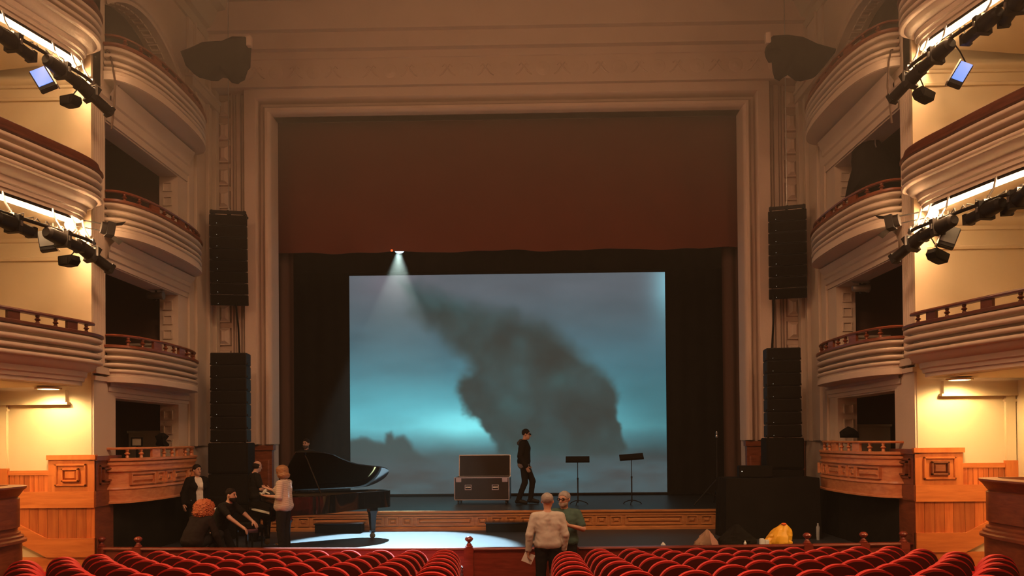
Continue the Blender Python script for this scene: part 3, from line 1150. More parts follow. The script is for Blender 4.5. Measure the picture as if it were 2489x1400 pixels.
ca.data.foreach_set('color', np.concatenate([lin.reshape(-1, 3), np.ones((len(verts), 1))], 1).ravel().astype(np.float32))
sm = bpy.data.materials.new('projected_picture')
sm.use_nodes = True
nt = sm.node_tree
b = nt.nodes['Principled BSDF']
b.inputs['Base Color'].default_value = (0.05, 0.05, 0.05, 1)
b.inputs['Roughness'].default_value = 0.9
atn = nt.nodes.new('ShaderNodeVertexColor')
atn.layer_name = 'picture'
nt.links.new(atn.outputs['Color'], b.inputs['Emission Color'])
b.inputs['Emission Strength'].default_value = 1.0
me.materials.append(sm)
scr = thing('projection_screen', 'large screen showing a teal stormy sky with a dark cloud column', 'screen', (0, SCRY, SZ0))
obj('screen_surface', me, scr)
mb = MB()
mb.box(SX0 - 0.04, SX1 + 0.04, SCRY + 0.01, SCRY + 0.05, SZ0 - 0.02, SZ1 + 0.04)
mb.build('screen_back', BLACKCLOTH, scr, world=True)
mb = MB()
mb.cyl((SX0 - 0.02, SCRY - 0.0, SZ0 + 0.01), (SX1 + 0.02, SCRY - 0.0, SZ0 + 0.01), 0.03, seg=8)
mb.build('bottom_batten', BLACKMETAL, scr, world=True)

# ------------------------------------------------------------------ lamps


def aim(v):
    return Vector(v).to_track_quat('-Y', 'Z').to_matrix().to_4x4()


def profile_spot(loc, direction, label, group=None, drop=0.26, length=0.62, size=1.0):
    """Ellipsoidal stage spotlight hanging from loc."""
    root = thing('stage_spotlight', label, 'spotlight', loc, group=group)
    A = Matrix.Translation((0, 0, -drop)) @ aim(direction) @ Matrix.Scale(size, 4)
    k = length / 0.62
    mb = MB()
    mb.xf = A
    mb.cyl((0, 0.26 * k, 0), (0, -0.02, 0), 0.085, 0.10, seg=14)
    mb.cyl((0, 0.30 * k, 0), (0, 0.26 * k, 0), 0.06, 0.085, seg=14)
    mb.box(-0.105, 0.105, -0.04, 0.03, -0.10, 0.12)
    mb.build('lamp_housing', BLACKMETAL, root)
    mb = MB()
    mb.xf = A
    mb.cyl((0, -0.04, 0), (0, -0.30 * k, 0), 0.072, 0.075, seg=14)
    mb.cyl((0, -0.28 * k, 0), (0, -0.34 * k, 0), 0.095, 0.095, seg=4)
    mb.build('lens_tube', BLACKMETAL, root)
    mb = MB()
    mb.xf = A
    mb.cyl((0, -0.30 * k, 0), (0, -0.305 * k, 0), 0.066, seg=14)
    mb.build('lens', M('lamp_glass', (0.08, 0.09, 0.10), 0.08, spec=0.8), root)
    mb = MB()
    mb.xf = Matrix.Translation((0, 0, -drop)) @ Matrix.Rotation(math.atan2(direction[1], direction[0]) + R(90), 4, 'Z')
    for q in (-1, 1):
        mb.box(q * 0.125, q * 0.140, -0.018, 0.018, -0.02, drop - 0.08)
    mb.box(-0.14, 0.14, -0.018, 0.018, drop - 0.09, drop - 0.075)
    mb.build('yoke', STEEL, root)
    mb = MB()
    mb.cyl((0, 0, -0.09), (0, 0, 0.0), 0.018, seg=8)
    mb.box(-0.035, 0.035, -0.03, 0.03, -0.05, 0.04)
    mb.build('clamp', STEEL, root)
    return root


STRIP = M('strip_light', (1, 0.9, 0.7), 0.5, emit=(1.0, 0.62, 0.30), estr=26.0)
BULB = M('end_lamp', (1, 0.9, 0.7), 0.5, emit=(1.0, 0.70, 0.38), estr=60.0)
BLUE = M('blue_screen_glow', (0.02, 0.03, 0.1), 0.3, emit=(0.16, 0.32, 1.0), estr=1.15)


def sub_path(path, y0, y1):
    return [p for p in path if y0 <= p[1] <= y1]


def rig(s, ztop, which):
    side = 'left' if s < 0 else 'right'
    path = [(s * a, b) for a, b in TP]
    ns = 1 if s < 0 else -1
    zb = ztop - 0.86
    sp = sub_path(offset_path(path, -0.32, ns), 9.2, 12.75)
    root = thing('strip_light', 'glowing warm strip light under the %s balcony on the %s' % (which, side), 'strip light', (s * 7.2, 11.5, zb - 0.1))
    mb = MB()
    mb.sweep(sp, [(-0.06, zb + 0.0), (0.06, zb + 0.0), (0.06, zb - 0.03), (-0.06, zb - 0.03)], side=ns, closed_prof=True, cap=True)
    mb.build('housing', BLACKMETAL, root, world=True)
    mb = MB()
    mb.sweep(sp, [(-0.03, zb - 0.03), (0.05, zb - 0.03), (0.05, zb - 0.085), (-0.03, zb - 0.085)], side=ns, closed_prof=True, cap=True)
    mb.build('glowing_tube', STRIP, root, world=True)
    x, y = sp[-1]
    mb = MB()
    mb.ball((x, y + 0.03, zb - 0.12), 0.085, seg=8, rings=6)
    mb.build('end_lamp', BULB, root, world=True)
    mid = sp[len(sp) * 2 // 3]
    light('strip_lamp', 'AREA', (mid[0] - s * 0.12, mid[1], zb - 0.10), 120 if ztop < 8 else 70, (1.0, 0.56, 0.28), (s * 0.5, 14.5, zb - 3.2), shape='RECTANGLE', size=2.2, size_y=0.12)
    # hanging bar
    bp = sub_path(offset_path(path, -0.05, ns), 9.0, 13.0)
    bar = thing('lighting_bar', 'dark pipe hung with spotlights under the %s balcony on the %s' % (which, side), 'lighting bar', (s * 7.0, 11.5, zb - 0.35))
    mb = MB()
    mb.tube([(a, b, zb - 0.36) for a, b in bp], 0.028, seg=8)
    mb.build('pipe', BLACKMETAL, bar, world=True)
    for i in range(2, len(bp), 5):
        a, b = bp[i]
        mb = MB()
        mb.tube([(a, b, zb - 0.36), (a + s * 0.12, b, zb - 0.16), (a + s * 0.16, b, zb)], 0.016, seg=6)
        mb.build('bracket', ALU, bar, world=True)
    mb = MB()
    pts = []
    for i, (a, b) in enumerate(bp):
        for q in range(3):
            pts.append((a + s * (0.07 + 0.03 * math.sin(i * 2.1 + q * 1.9)), b + 0.03 * q, zb - 0.30 - 0.05 * math.sin(i * 1.3 + q * 2.4)))
    mb.tube(pts, 0.012, seg=5)
    mb.build('cable', M('grey_cable', (0.25, 0.23, 0.20), 0.5), bar, world=True)
    return bp, zb


ordn = ['nearest the stage', 'second from the stage', 'third from the stage', 'fourth from the stage', 'fifth from the stage']
for s, side in ((-1, 'left'), (1, 'right')):
    for ztop, which in ((6.56, 'middle'), (9.20, 'topmost')):
        bp, zb = rig(s, ztop, which)
        ys = [12.92, 12.18, 11.44, 10.70, 9.96]
        for k, yy in enumerate(ys):
            a, b = min(bp, key=lambda p: abs(p[1] - yy))
            dirs = [(-s * 0.45, 0.85, -0.50), (-s * 0.18, 1, -0.12), (-s * 0.12, 1, -0.06), (s * 0.15, 1, -0.10), (s * 0.1, 1, -0.05)]
            profile_spot((a, b, zb - 0.36), Vector(dirs[k]).normalized(),
                         'black stage spotlight under the %s balcony on the %s, %s' % (which, side, ordn[k]),
                         'spotlights under the balconies', drop=(0.22, 0.13, 0.13, 0.13, 0.13)[k], size=1.15)

# small black loudspeakers hung below the bars
def bar_point(s, y, ztop):
    ns = 1 if s < 0 else -1
    bp = offset_path([(s * a, b) for a, b in TP], -0.05, ns)
    a, b = min(bp, key=lambda q: abs(q[1] - y))
    return Vector((a, b, ztop - 0.86 - 0.36))


def hanger(root, p, s, y, ztop, start):
    q = bar_point(s, y, ztop) - p
    mb = MB()
    mb.tube([start, (start[0] * 0.6 + q.x * 0.4, start[1] * 0.6 + q.y * 0.4, start[2] * 0.5 + q.z * 0.5), q], 0.010, seg=6)
    mb.build('bracket', BLACKMETAL, root)


def hung_speaker(px, py, y, s, label, tilt, ztop):
    p = at(px, py, y)
    root = thing('hanging_loudspeaker', label, 'loudspeaker', p)
    RM = Matrix.Rotation(R(20 * s), 4, 'Z') @ Matrix.Rotation(R(tilt), 4, 'Y')
    mb = MB()
    mb.xf = RM
    mb.prism([(-0.14, 0.07), (0.15, 0.09), (0.18, 0.0), (0.12, -0.07), (-0.02, -0.085), (-0.12, -0.08)], -0.09, 0.09, mp=lambda a, b, c: (-s * a, c, b))
    mb.build('cabinet', BLACK, root, bevel=0.008)
    mb = MB()
    mb.xf = RM
    mb.box(-0.10, 0.10, -0.096, -0.09, -0.06, 0.05)
    mb.build('grille', GRILLE, root)
    hanger(root, p, s, y, ztop, (0.02, 0, 0.07))


hung_speaker(170, 247, 12.8, -1, 'small black loudspeaker hanging under the topmost left balcony', 5, 9.2)
hung_speaker(166, 635, 12.8, -1, 'small black loudspeaker hanging under the middle left balcony', 3, 6.56)
hung_speaker(2247, 233, 12.8, 1, 'small black loudspeaker hanging under the topmost right balcony', 12, 9.2)
hung_speaker(2281, 624, 12.6, 1, 'small black loudspeaker hanging under the middle right balcony', 14, 6.56)


# flood lamps hanging with their front towards the camera
def flood(px, py, y, s, label, mat, tilt, size, ztop):
    p = at(px, py, y)
    root = thing('flood_lamp', label, 'flood lamp', p)
    RM = Matrix.Rotation(R(-18 * s), 4, 'Z') @ Matrix.Rotation(R(tilt), 4, 'Y') @ Matrix.Rotation(R(-12), 4, 'X')
    hx, hz_ = size
    mb = MB()
    mb.xf = RM
    mb.box(-hx, hx, 0, 0.10, -hz_, hz_)
    mb.build('housing', BLACKMETAL, root, bevel=0.012)
    mb = MB()
    mb.xf = RM
    mb.box(-hx * 0.86, hx * 0.86, -0.012, 0.0, -hz_ * 0.62, hz_ * 0.9)
    mb.build('front_glass', mat, root)
    mb = MB()
    mb.xf = RM
    mb.box(-s * hx, -s * (hx + 0.02), -0.02, 0.11, -hz_, hz_)
    mb.build('barn_door', ALU, root)
    hanger(root, p, s, y, ztop, tuple(RM @ Vector((0, 0.05, hz_))))


flood(103, 190, 12.2, -1, 'flood lamp with a blue glowing front under the topmost left balcony', BLUE, -30, (0.13, 0.19), 9.2)
flood(2336, 178, 12.0, 1, 'flood lamp with a blue glowing front under the topmost right balcony', BLUE, 30, (0.10, 0.20), 9.2)
GREYGLASS = M('grey_glass', (0.10, 0.09, 0.08), 0.4)
flood(113, 583, 12.3, -1, 'unlit grey flood lamp under the middle left balcony', GREYGLASS, -12, (0.12, 0.17), 6.56)
flood(2308, 574, 12.2, 1, 'unlit grey flood lamp under the middle right balcony', GREYGLASS, 22, (0.12, 0.17), 6.56)

# fresnel lamps on arms reaching over the boxes
for s, px, py, side in ((-1, 266, 558, 'left'), (1, 2166, 541, 'right')):
    y = 13.2
    p = at(px, py, y)
    root = thing('arm_lamp', 'black lamp with barn doors on a thin arm over the %s boxes' % side, 'spotlight', p)
    A = aim((-s * 0.75, 0.6, -0.15))
    mb = MB()
    mb.xf = A
    mb.cyl((0, 0.13, 0), (0, -0.05, 0), 0.10, 0.11, seg=12)
    mb.box(-0.12, 0.12, -0.07, 0.05, -0.11, 0.11)
    mb.build('lamp_housing', BLACKMETAL, root)
    for q in (-1, 1):
        mb = MB()
        mb.xf = A
        mb.add([(-0.11, -0.07, q * 0.11), (0.11, -0.07, q * 0.11), (0.15, -0.20, q * 0.17), (-0.15, -0.20, q * 0.17),
                (-0.11, -0.075, q * 0.115), (0.11, -0.075, q * 0.115), (0.15, -0.205, q * 0.175), (-0.15, -0.205, q * 0.175)],
               [(0, 1, 2, 3), (4, 5, 6, 7), (0, 1, 5, 4), (1, 2, 6, 5), (2, 3, 7, 6), (3, 0, 4, 7)])
        mb.build('barn_door', BLACKMETAL, root)
    mb = MB()
    mb.tube([(0, 0, 0.10), (s * 0.15, -0.03, 0.10), (s * 0.62, -0.12, 0.17)], 0.011, seg=6)
    mb.tube([(0, 0, -0.03), (s * 0.15, -0.03, -0.02), (s * 0.62, -0.12, 0.06)], 0.009, seg=6)
    mb.build('arm', BLACKMETAL, root)

# recessed downlights under the lowest balconies
for s, side in ((-1, 'left'), (1, 'right')):
    root = thing('downlight', 'bright recessed downlight under the lowest %s balcony' % side, 'downlight', (s * 7.42, 12.95, 2.96))
    mb = MB()
    mb.lathe([(0.20, 0.0), (0.20, -0.025), (0.16, -0.03), (0.15, 0.0)], seg=20)
    mb.build('trim_ring', CREAM, root)
    mb = MB()
    mb.cyl((0, 0, -0.004), (0, 0, -0.016), 0.15, seg=20)
    mb.build('glowing_lens', M('downlight_glow', (1, 0.9, 0.7), 0.5, emit=(1.0, 0.80, 0.45), estr=25.0), root)
    for x, y, e in ((7.52, 13.02, 170), (8.15, 11.4, 180)):
        light('downlight_lamp', 'SPOT', (s * x, y, 2.93), e, (1.0, 0.66, 0.27), (s * (x + 0.12), y + 0.3, 0), spot_size=R(160), spot_blend=0.5, shadow_soft_size=0.08)

# ------------------------------------------------------------------ line arrays
LED = M('status_led', (0.8, 0.9, 0.9), 0.5, emit=(0.7, 0.85, 0.8), estr=0.5)


def line_array(px0, px1, py0, py1, y, s, n, side, yaw, curve):
    p0, p1 = at((px0 + px1) / 2, py0, y), at((px0 + px1) / 2, py1, y)
    wdt = at(px1, py0, y).x - at(px0, py0, y).x
    H = p0.z - p1.z
    root = thing('line_array_speaker', 'hanging black line array of loudspeaker cabinets on the %s of the stage' % side, 'loudspeaker', (p0.x, y, p0.z - H), R(yaw))
    h = H / (n + 0.25)
    z = H - 0.1
    mb = MB()
    mb.box(-wdt * 0.47, wdt * 0.47, -0.05, 0.0, H - 0.10, H - 0.03)
    for q in (-0.42, 0.0, 0.42):
        mb.box(q * wdt - 0.02, q * wdt + 0.02, -0.05, 0.35, H - 0.12, H - 0.02)
    mb.box(-wdt * 0.47, wdt * 0.47, 0.32, 0.36, H - 0.10, H - 0.05)
    mb.build('rigging_frame', BLACKMETAL, root)
    mb = MB()
    mb.tube([(0, 0.1, H - 0.04), (0, 0.1, H + 0.06)], 0.03, seg=8)
    mb.tube([(0, 0.1, H + 0.04), (0.0, 0.1, 12.25 - (p0.z - H))], 0.010, seg=6)
    mb.build('hoist_chain', STEEL, root)
    pitch = 0.0
    yy = 0.0
    for k in range(n):
        pitch += curve
        mb = MB()
        mb.xf = Matrix.Translation((0, yy, z)) @ Matrix.Rotation(R(pitch), 4, 'X')
        w0, w1 = wdt / 2, wdt * 0.32
        v = [(-w0, 0, -h), (w0, 0, -h), (w0, 0, -0.012), (-w0, 0, -0.012), (-w1, 0.42, -h + 0.02), (w1, 0.42, -h + 0.02), (w1, 0.42, -0.03), (-w1, 0.42, -0.03)]
        mb.add(v, [(0, 1, 2, 3), (4, 5, 6, 7), (0, 1, 5, 4), (1, 2, 6, 5), (2, 3, 7, 6), (3, 0, 4, 7)])
        cab = mb.build('cabinet', BLACKMETAL, root, bevel=0.01)
        mb = MB()
        mb.xf = Matrix.Translation((0, yy, z)) @ Matrix.Rotation(R(pitch), 4, 'X')
        mb.box(-w0 * 0.94, w0 * 0.94, -0.012, 0.0, -h + 0.02, -0.03)
        mb.build('grille', GRILLE, cab)
        mb = MB()
        mb.xf = Matrix.Translation((0, yy, z)) @ Matrix.Rotation(R(pitch), 4, 'X')
        mb.box(-w0 * 0.61, -w0 * 0.58, -0.017, -0.012, -h + 0.04, -h + 0.05)
        mb.build('badge', LED, cab)
        yy += math.sin(R(pitch)) * h
        z -= math.cos(R(pitch)) * h
    return root


line_array(510, 599, 510, 737, 17.9, -1, 8, 'left', 12, 1.1)
line_array(1868, 1958, 498, 720, 17.9, 1, 8, 'right', -16, 1.1)


def ground_stack(px0, px1, pytop, pymid, y, side, yaw):
    pt = at((px0 + px1) / 2, pytop, y)
    wdt = at(px1, pytop, y).x - at(px0, pytop, y).x
    zt = pt.z
    zm = at((px0 + px1) / 2, pymid, y).z
    root = thing('stacked_line_array', 'black stack of slim loudspeaker cabinets standing on the %s subwoofers' % side, 'loudspeaker', (pt.x, y, zm), R(yaw))
    n = 7
    h = (zt - zm) / n
    for k in range(n):
        mb = MB()
        mb.box(-wdt / 2, wdt / 2, 0, 0.42, k * h + 0.008, (k + 1) * h)
        cab = mb.build('cabinet', BLACKMETAL, root, bevel=0.012)
        mb = MB()
        mb.box(-wdt * 0.47, wdt * 0.47, -0.012, 0, k * h + 0.03, (k + 1) * h - 0.02)
        mb.build('grille', GRILLE, cab)
        mb = MB()
        mb.box(-wdt * 0.325, -wdt * 0.313, -0.017, -0.012, k * h + 0.05, k * h + 0.059)
        mb.build('badge', LED, cab)
        for q in (-1, 1):
            mb = MB()
            mb.box(q * wdt / 2, q * (wdt / 2 + 0.02), 0.05, 0.12, k * h + 0.02, k * h + 0.06)
            mb.build('rigging_pin', BLACKMETAL, cab)
    # subwoofers
    nsub = 3
    hs = zm / nsub
    words3 = ['lowest', 'middle', 'upper']
    for k in range(nsub):
        sub = thing('subwoofer', '%s black subwoofer cabinet under the %s loudspeaker stack' % (words3[k], side), 'subwoofer', (pt.x, y, k * hs), R(yaw), group='subwoofers under the stacks')
        mb = MB()
        mb.box(-wdt * 0.55, wdt * 0.55, -0.05, 0.6, 0.004, hs - 0.004)
        mb.build('cabinet', BLACK, sub, bevel=0.015)
        mb = MB()
        mb.box(-wdt * 0.50, wdt * 0.50, -0.065, -0.05, 0.05, hs - 0.05)
        mb.build('grille', GRILLE, sub)
    return pt, zm


ground_stack(512, 597, 857, 1076, 17.2, 'left', 6)
ground_stack(1864, 1945, 845, 1064, 17.2, 'right', -6)
for px0, py0, px1, py1, side in ((573, 735, 582, 862, 'left'), (1880, 718, 1876, 850, 'right')):
    a, b = at(px0, py0, 18.0), at(px1, py1, 17.7)
    mb = MB()
    mb.tube([a, a.lerp(b, 0.5) + Vector((0.02, 0, 0)), b, b - Vector((0, -0.35, 2.0))], 0.022, seg=6)
    tag(mb.build('speaker_cable', BLACK), 'thick black cable between the hanging array and the stack on the %s' % side, 'cable')

# black loudspeaker box and riser to the right of the stage
pR = at(1838, 1150, 16.3)
root = thing('monitor_speaker', 'low black loudspeaker lying on the draped riser right of the stage', 'loudspeaker', (pR.x, 16.3, 1.22), R(-8))
mb = MB()
mb.box(-0.33, 0.33, 0, 0.4, 0, 0.24)
mb.build('cabinet', BLACK, root, bevel=0.015)
mb = MB()
mb.box(-0.31, 0.31, -0.012, 0, 0.02, 0.22)
mb.build('grille', GRILLE, root)
mb = MB()
mb.box(-0.29, -0.27, -0.018, -0.012, 0.12, 0.14)
mb.build('badge', LED, root)
for (x0, x1, y0, y1, z1, lab) in ((4.45, 6.3, 16.1, 16.9, 1.22, 'black cloth draped riser to the right of the stage'),
                                  (-6.3, -5.75, 16.3, 16.9, 0.9, 'black cloth draped riser to the left of the piano')):
    pts = []
    n = 60
    per = [(x0, y0), (x1, y0), (x1, y1), (x0, y1)]
    ring = []
    for q in range(4):
        a, b = per[q], per[(q + 1) % 4]
        for i in range(18):
            t = i / 18
            ring.append((a[0] + (b[0] - a[0]) * t, a[1] + (b[1] - a[1]) * t))
    cx, cy = (x0 + x1) / 2, (y0 + y1) / 2
    v, f = [], []
    for lv, (zz, amp) in enumerate(((z1, 0.0), (z1 - 0.03, 0.012), (z1 * 0.5, 0.03), (0.0, 0.05))):
        for i, (a, b) in enumerate(ring):
            k = 1 + amp * math.sin(i * 1.9) * 0.6 + amp * 0.5
            v.append((cx + (a - cx) * k, cy + (b - cy) * k, zz))
    m = len(ring)
    for lv in range(3):
        for i in range(m):
            j = (i + 1) % m
            f.append((lv * m + i, lv * m + j, (lv + 1) * m + j, (lv + 1) * m + i))
    f.append(tuple(range(m)))
    mb = MB()
    mb.add(v, f)
    tag(mb.build('draped_riser', BLACKCLOTH, angle=60), lab, 'riser')
for s, side in ((-1, 'left'), (1, 'right')):
    path = box_path(s, 14.0, 18.0, 0.30)
    v, f = [], []
    for i, (a, b) in enumerate(path):
        for zz in (0.97, 0.5, 0.0):
            v.append((a + s * 0.05 + 0.015 * math.sin(i * 2.2), b, zz))
    n = len(path)
    v += [(a + s * 0.02, b, c) for a, b, c in v]
    m = 3 * n
    for i in range(n - 1):
        for j in range(2):
            q = (i * 3 + j, i * 3 + j + 1, (i + 1) * 3 + j + 1, (i + 1) * 3 + j)
            f.append(q)
            f.append(tuple(k + m for k in reversed(q)))
    mb = MB()
    mb.add(v, f)
    tag(mb.build('black_skirt', BLACKCLOTH, angle=60), 'black cloth skirt hanging below the %s wooden box' % side, 'curtain')

# dark lamp housings covered with black cloth high beside the proscenium
def cloth_lump(name, label, cat, outline, y, depth, pale):
    pts = [at(px, py, y) for px, py in outline]
    c = sum(pts, Vector()) / len(pts)
    root = thing(name, label, cat, c)
    n = len(pts)
    v, f = [], []
    for k, (t, sc_) in enumerate(((-1.0, 0.72), (-0.6, 0.95), (0.0, 1.0), (0.6, 0.95), (1.0, 0.72))):
        for i, p in enumerate(pts):
            q = c + (p - c) * sc_
            v.append((q.x - c.x, t * depth + 0.05 * math.sin(i * 2.3 + k), q.z - c.z))
    for k in range(4):
        for i in range(n):
            j = (i + 1) % n
            f.append((k * n + i, k * n + j, (k + 1) * n + j, (k + 1) * n + i))
    f.append(tuple(range(n)))
    f.append(tuple(range(4 * n, 5 * n)))
    mb = MB()
    mb.add(v, f)
    mb.build('black_cloth', BLACKCLOTH, root, angle=70)
    if pale:
        q = at(pale[0], pale[1], y)
        mb = MB()
        mb.box(q.x - c.x - 0.05, q.x - c.x + 0.05, -depth * 0.6, -depth * 0.2, q.z - c.z - 0.11, q.z - c.z + 0.11)
        mb.build('pale_end_plate', M('pale_plate', (0.6, 0.45, 0.36), 0.7), root, bevel=0.01)
    return root


cloth_lump('covered_lamp', 'large dark cloth-covered lamp housing beside the topmost left box', 'lamp housing',
           [(440, 131), (470, 124), (500, 112), (545, 104), (575, 98), (606, 97), (608, 120), (604, 155), (597, 160), (592, 190), (578, 190), (573, 198), (558, 196), (550, 182), (532, 181), (505, 190), (470, 178), (452, 160)], 16.6, 0.3, (611, 108))
cloth_lump('covered_lamp', 'large dark cloth-covered lamp housing beside the topmost right box', 'lamp housing',
           [(1872, 92), (1906, 93), (1945, 100), (1985, 112), (2028, 130), (2005, 160), (1982, 186), (1955, 190), (1936, 182), (1924, 174), (1910, 180), (1900, 190), (1886, 186), (1884, 162), (1878, 134), (1864, 130), (1863, 112), (1870, 104)], 16.5, 0.3, (1862, 101))
# covered follow spot standing in the second right box
cl = cloth_lump('covered_follow_spot', 'tall follow spot under a dark cloth in the right box second above the wooden one', 'follow spot',
                [(2092, 330), (2100, 322), (2112, 320), (2122, 328), (2128, 350), (2150, 380), (2185, 390), (2190, 470), (2062, 476), (2066, 440), (2076, 420), (2078, 405), (2075, 380), (2080, 358), (2090, 350)], 15.7, 0.3, None)
q = at(2127, 343, 15.35) - cl.location
mb = MB()
mb.tube([(q.x, q.y, q.z + 0.06), (q.x, q.y, q.z - 0.06), (q.x + 0.02, q.y, q.z - 0.12)], 0.012, seg=6)
mb.build('chrome_handle', STEEL, cl)
# small lamp clusters inside the first boxes
for px, py, side in ((378, 708, 'left'), (2092, 690, 'right')):
    p = at(px, py, 16.3)
    root = thing('box_lamp', 'small pair of dark lamps hanging inside the first %s plaster box' % side, 'lamp', p)
    for q in (-0.09, 0.09):
        mb = MB()
        mb.xf = Matrix.Translation((0, 0, q)) @ Matrix.Rotation(R(90), 4, 'Y')
        mb.lathe([(0.05, -0.17), (0.07, -0.14), (0.07, 0.1), (0.085, 0.12), (0.085, 0.17), (0.06, 0.17)], seg=12)
        mb.build('lamp_can', M('grey_metal', (0.22, 0.19, 0.16), 0.35, metal=0.6), root)
    mb = MB()
    mb.tube([(0, 0.02, -0.2), (0, 0.02, 0.1), (0, 0.05, 0.45)], 0.02, seg=6)
    mb.build('bracket', BLACKMETAL, root)
# long cables hanging over the left and right boxes
for pts, side in ((((256, 118), (266, 126), (272, 150), (280, 200), (278, 250), (271, 315)), 'left'), (((2184, 112), (2166, 122), (2160, 150), (2157, 210), (2163, 255), (2168, 300)), 'right')):
    mb = MB()
    mb.tube([at(a, b, 13.9) for a, b in pts], 0.018, seg=6)
    tag(mb.build('hanging_cable', M('dark_cable', (0.09, 0.05, 0.03), 0.7)), 'dark cable hanging in front of the topmost %s box' % side, 'cable')

# small things standing on the rails of the wooden boxes
cloth_lump('wrapped_lamp', 'small dark wrapped lamp on the rail of the left wooden box', 'lamp', [(380, 1084), (384, 1072), (381, 1060), (388, 1053), (398, 1052), (406, 1060), (402, 1072), (408, 1085)], 16.2, 0.10, None)
cloth_lump('wrapped_lamp', 'small dark wrapped lamp on the rail of the right wooden box', 'lamp', [(2044, 1064), (2040, 1050), (2052, 1044), (2062, 1036), (2072, 1042), (2084, 1050), (2088, 1064)], 16.2, 0.10, None)
p = at(333, 1074, 15.4)
mn = thing('small_monitor', 'small dark framed monitor inside the left wooden box', 'monitor', (p.x, 15.4, p.z))
mb = MB()
for a_, b_, c_, d_ in ((-0.11, 0.11, 0.07, 0.09), (-0.11, 0.11, -0.09, -0.07), (-0.11, -0.09, -0.07, 0.07), (0.09, 0.11, -0.07, 0.07)):
    mb.box(a_, b_, -0.02, 0.02, c_, d_)
mb.build('frame', BLACK, mn)
mb = MB()
mb.box(-0.09, 0.09, -0.005, 0.01, -0.07, 0.07)
mb.build('panel', M('pale_panel', (0.42, 0.36, 0.26), 0.5), mn)
mb = MB()
mb.box(-0.02, 0.02, -0.01, 0.01, -0.40, -0.09)
mb.build('stand', BLACK, mn)

# ------------------------------------------------------------------ grand piano
PIANO = M('piano_lacquer', (0.006, 0.0055, 0.005), 0.08, spec=0.6, coat=0.6)
SOUND = wood('soundboard', srgb(150, 92, 44), srgb(180, 118, 62), vec=(1, 9, 9))
KEYW = M('white_keys', (0.75, 0.70, 0.60), 0.3)
PROT = math.atan2(0.57, 0.82)
PLOC = Vector((-4.62, 15.10, 0))
piano = thing('grand_piano', 'black lacquered grand piano with its lid propped open on the apron', 'piano', PLOC, PROT)
OUT = smooth_path([(2.2, 0.75), (2.45, 0.70), (2.65, 0.52), (2.74, 0.28), (2.70, 0.05), (2.52, -0.08), (2.2, -0.16), (1.85, -0.26), (1.5, -0.46), (1.22, -0.65), (0.9, -0.74), (0.6, -0.75)], 4)
RIM = [(0.18, 0.75), (1.2, 0.75)] + OUT + [(0.18, -0.75)]


def inset_poly(poly, d):
    mbx = MB()
    mbx.sweep(poly, [(d, 0)], side=1)
    return [(a, b) for a, b, c in mbx.v]


INN = inset_poly(RIM, 0.045)
cxm = sum(p[0] for p in RIM) / len(RIM)
if sum((p[0] - cxm) ** 2 for p in INN) > sum((p[0] - cxm) ** 2 for p in RIM):
    INN = inset_poly(RIM, -0.045)
mb = MB()
n = len(RIM)
v = [(a, b, z) for z in (0.66, 1.0) for a, b in RIM] + [(a, b, z) for z in (0.66, 1.0) for a, b in INN]
f = []
for i in range(n - 1):
    f += [(i, i + 1, n + i + 1, n + i), (2 * n + i, 2 * n + i + 1, 3 * n + i + 1, 3 * n + i), (n + i, n + i + 1, 3 * n + i + 1, 3 * n + i), (i, i + 1, 2 * n + i + 1, 2 * n + i)]
for i in (0, n - 1):
    f.append((i, n + i, 3 * n + i, 2 * n + i))
mb.add(v, f)
mb.build('rim', PIANO, piano)
mb = MB()
mb.prism(INN, 0.66, 0.70)
mb.build('bottom_board', PIANO, piano)
mb = MB()
mb.prism(INN, 0.83, 0.85)
mb.build('soundboard', SOUND, piano)
mb = MB()
mb.prism([(a * 0.97 + 0.03, b * 0.93) for a, b in INN], 0.88, 0.91)
plate = mb.build('iron_plate', BRASS, piano)
mb = MB()
mb.box(-0.06, 0.20, -0.75, 0.75, 0.58, 0.68)
mb.build('key_bed', PIANO, piano, bevel=0.01)
for q in (-1, 1):
    mb = MB()
    mb.box(-0.05, 0.20, q * 0.64, q * 0.75, 0.68, 0.86)
    mb.build('cheek_block', PIANO, piano, bevel=0.015)
mb = MB()
for k in range(52):
    mb.box(-0.02, 0.14, -0.615 + k * 0.02365, -0.615 + k * 0.02365 + 0.0225, 0.70, 0.725)
wk = mb.build('white_keys', KEYW, piano)
wk['kind'] = 'stuff'
mb = MB()
for k in range(51):
    if k % 7 not in (1, 4):
        mb.box(0.045, 0.14, -0.615 + k * 0.02365 + 0.017, -0.615 + k * 0.02365 + 0.029, 0.725, 0.738)
bk = mb.build('black_keys', BLACK, piano)
bk['kind'] = 'stuff'
mb = MB()
mb.prism([(0.145, 0.72), (0.165, 0.72), (0.205, 0.93), (0.185, 0.93)], -0.64, 0.64, mp=lambda a, b, c: (a, c, b))
mb.build('fallboard', PIANO, piano)
mb = MB()
mb.box(0.20, 0.48, -0.73, 0.73, 0.985, 1.005)
mb.build('front_lid', PIANO, piano)
TH = R(32)
LID = [(0.48, 0.75)] + [p for p in RIM if p[0] > 0.45 and p != RIM[0]] + [(0.48, -0.75)]
LID = [(0.48, 0.75), (1.2, 0.75)] + OUT + [(0.48, -0.75)]
mb = MB()
mp_l = lambda a, b, c: (a, 0.77 - (0.77 - b) * math.cos(TH) - c * math.sin(TH), 1.005 + (0.77 - b) * math.sin(TH) - c * math.cos(TH) + 0.03)
mb.prism([(a, b - 0.02) for a, b in LID], 0.0, 0.025, mp=mp_l)
mb.build('lid', PIANO, piano)
mb = MB()
mb.cyl((0.95, -0.66, 1.0), mp_l(0.70, -0.66, 0.025), 0.016, seg=8)
mb.build('lid_prop', PIANO, piano)
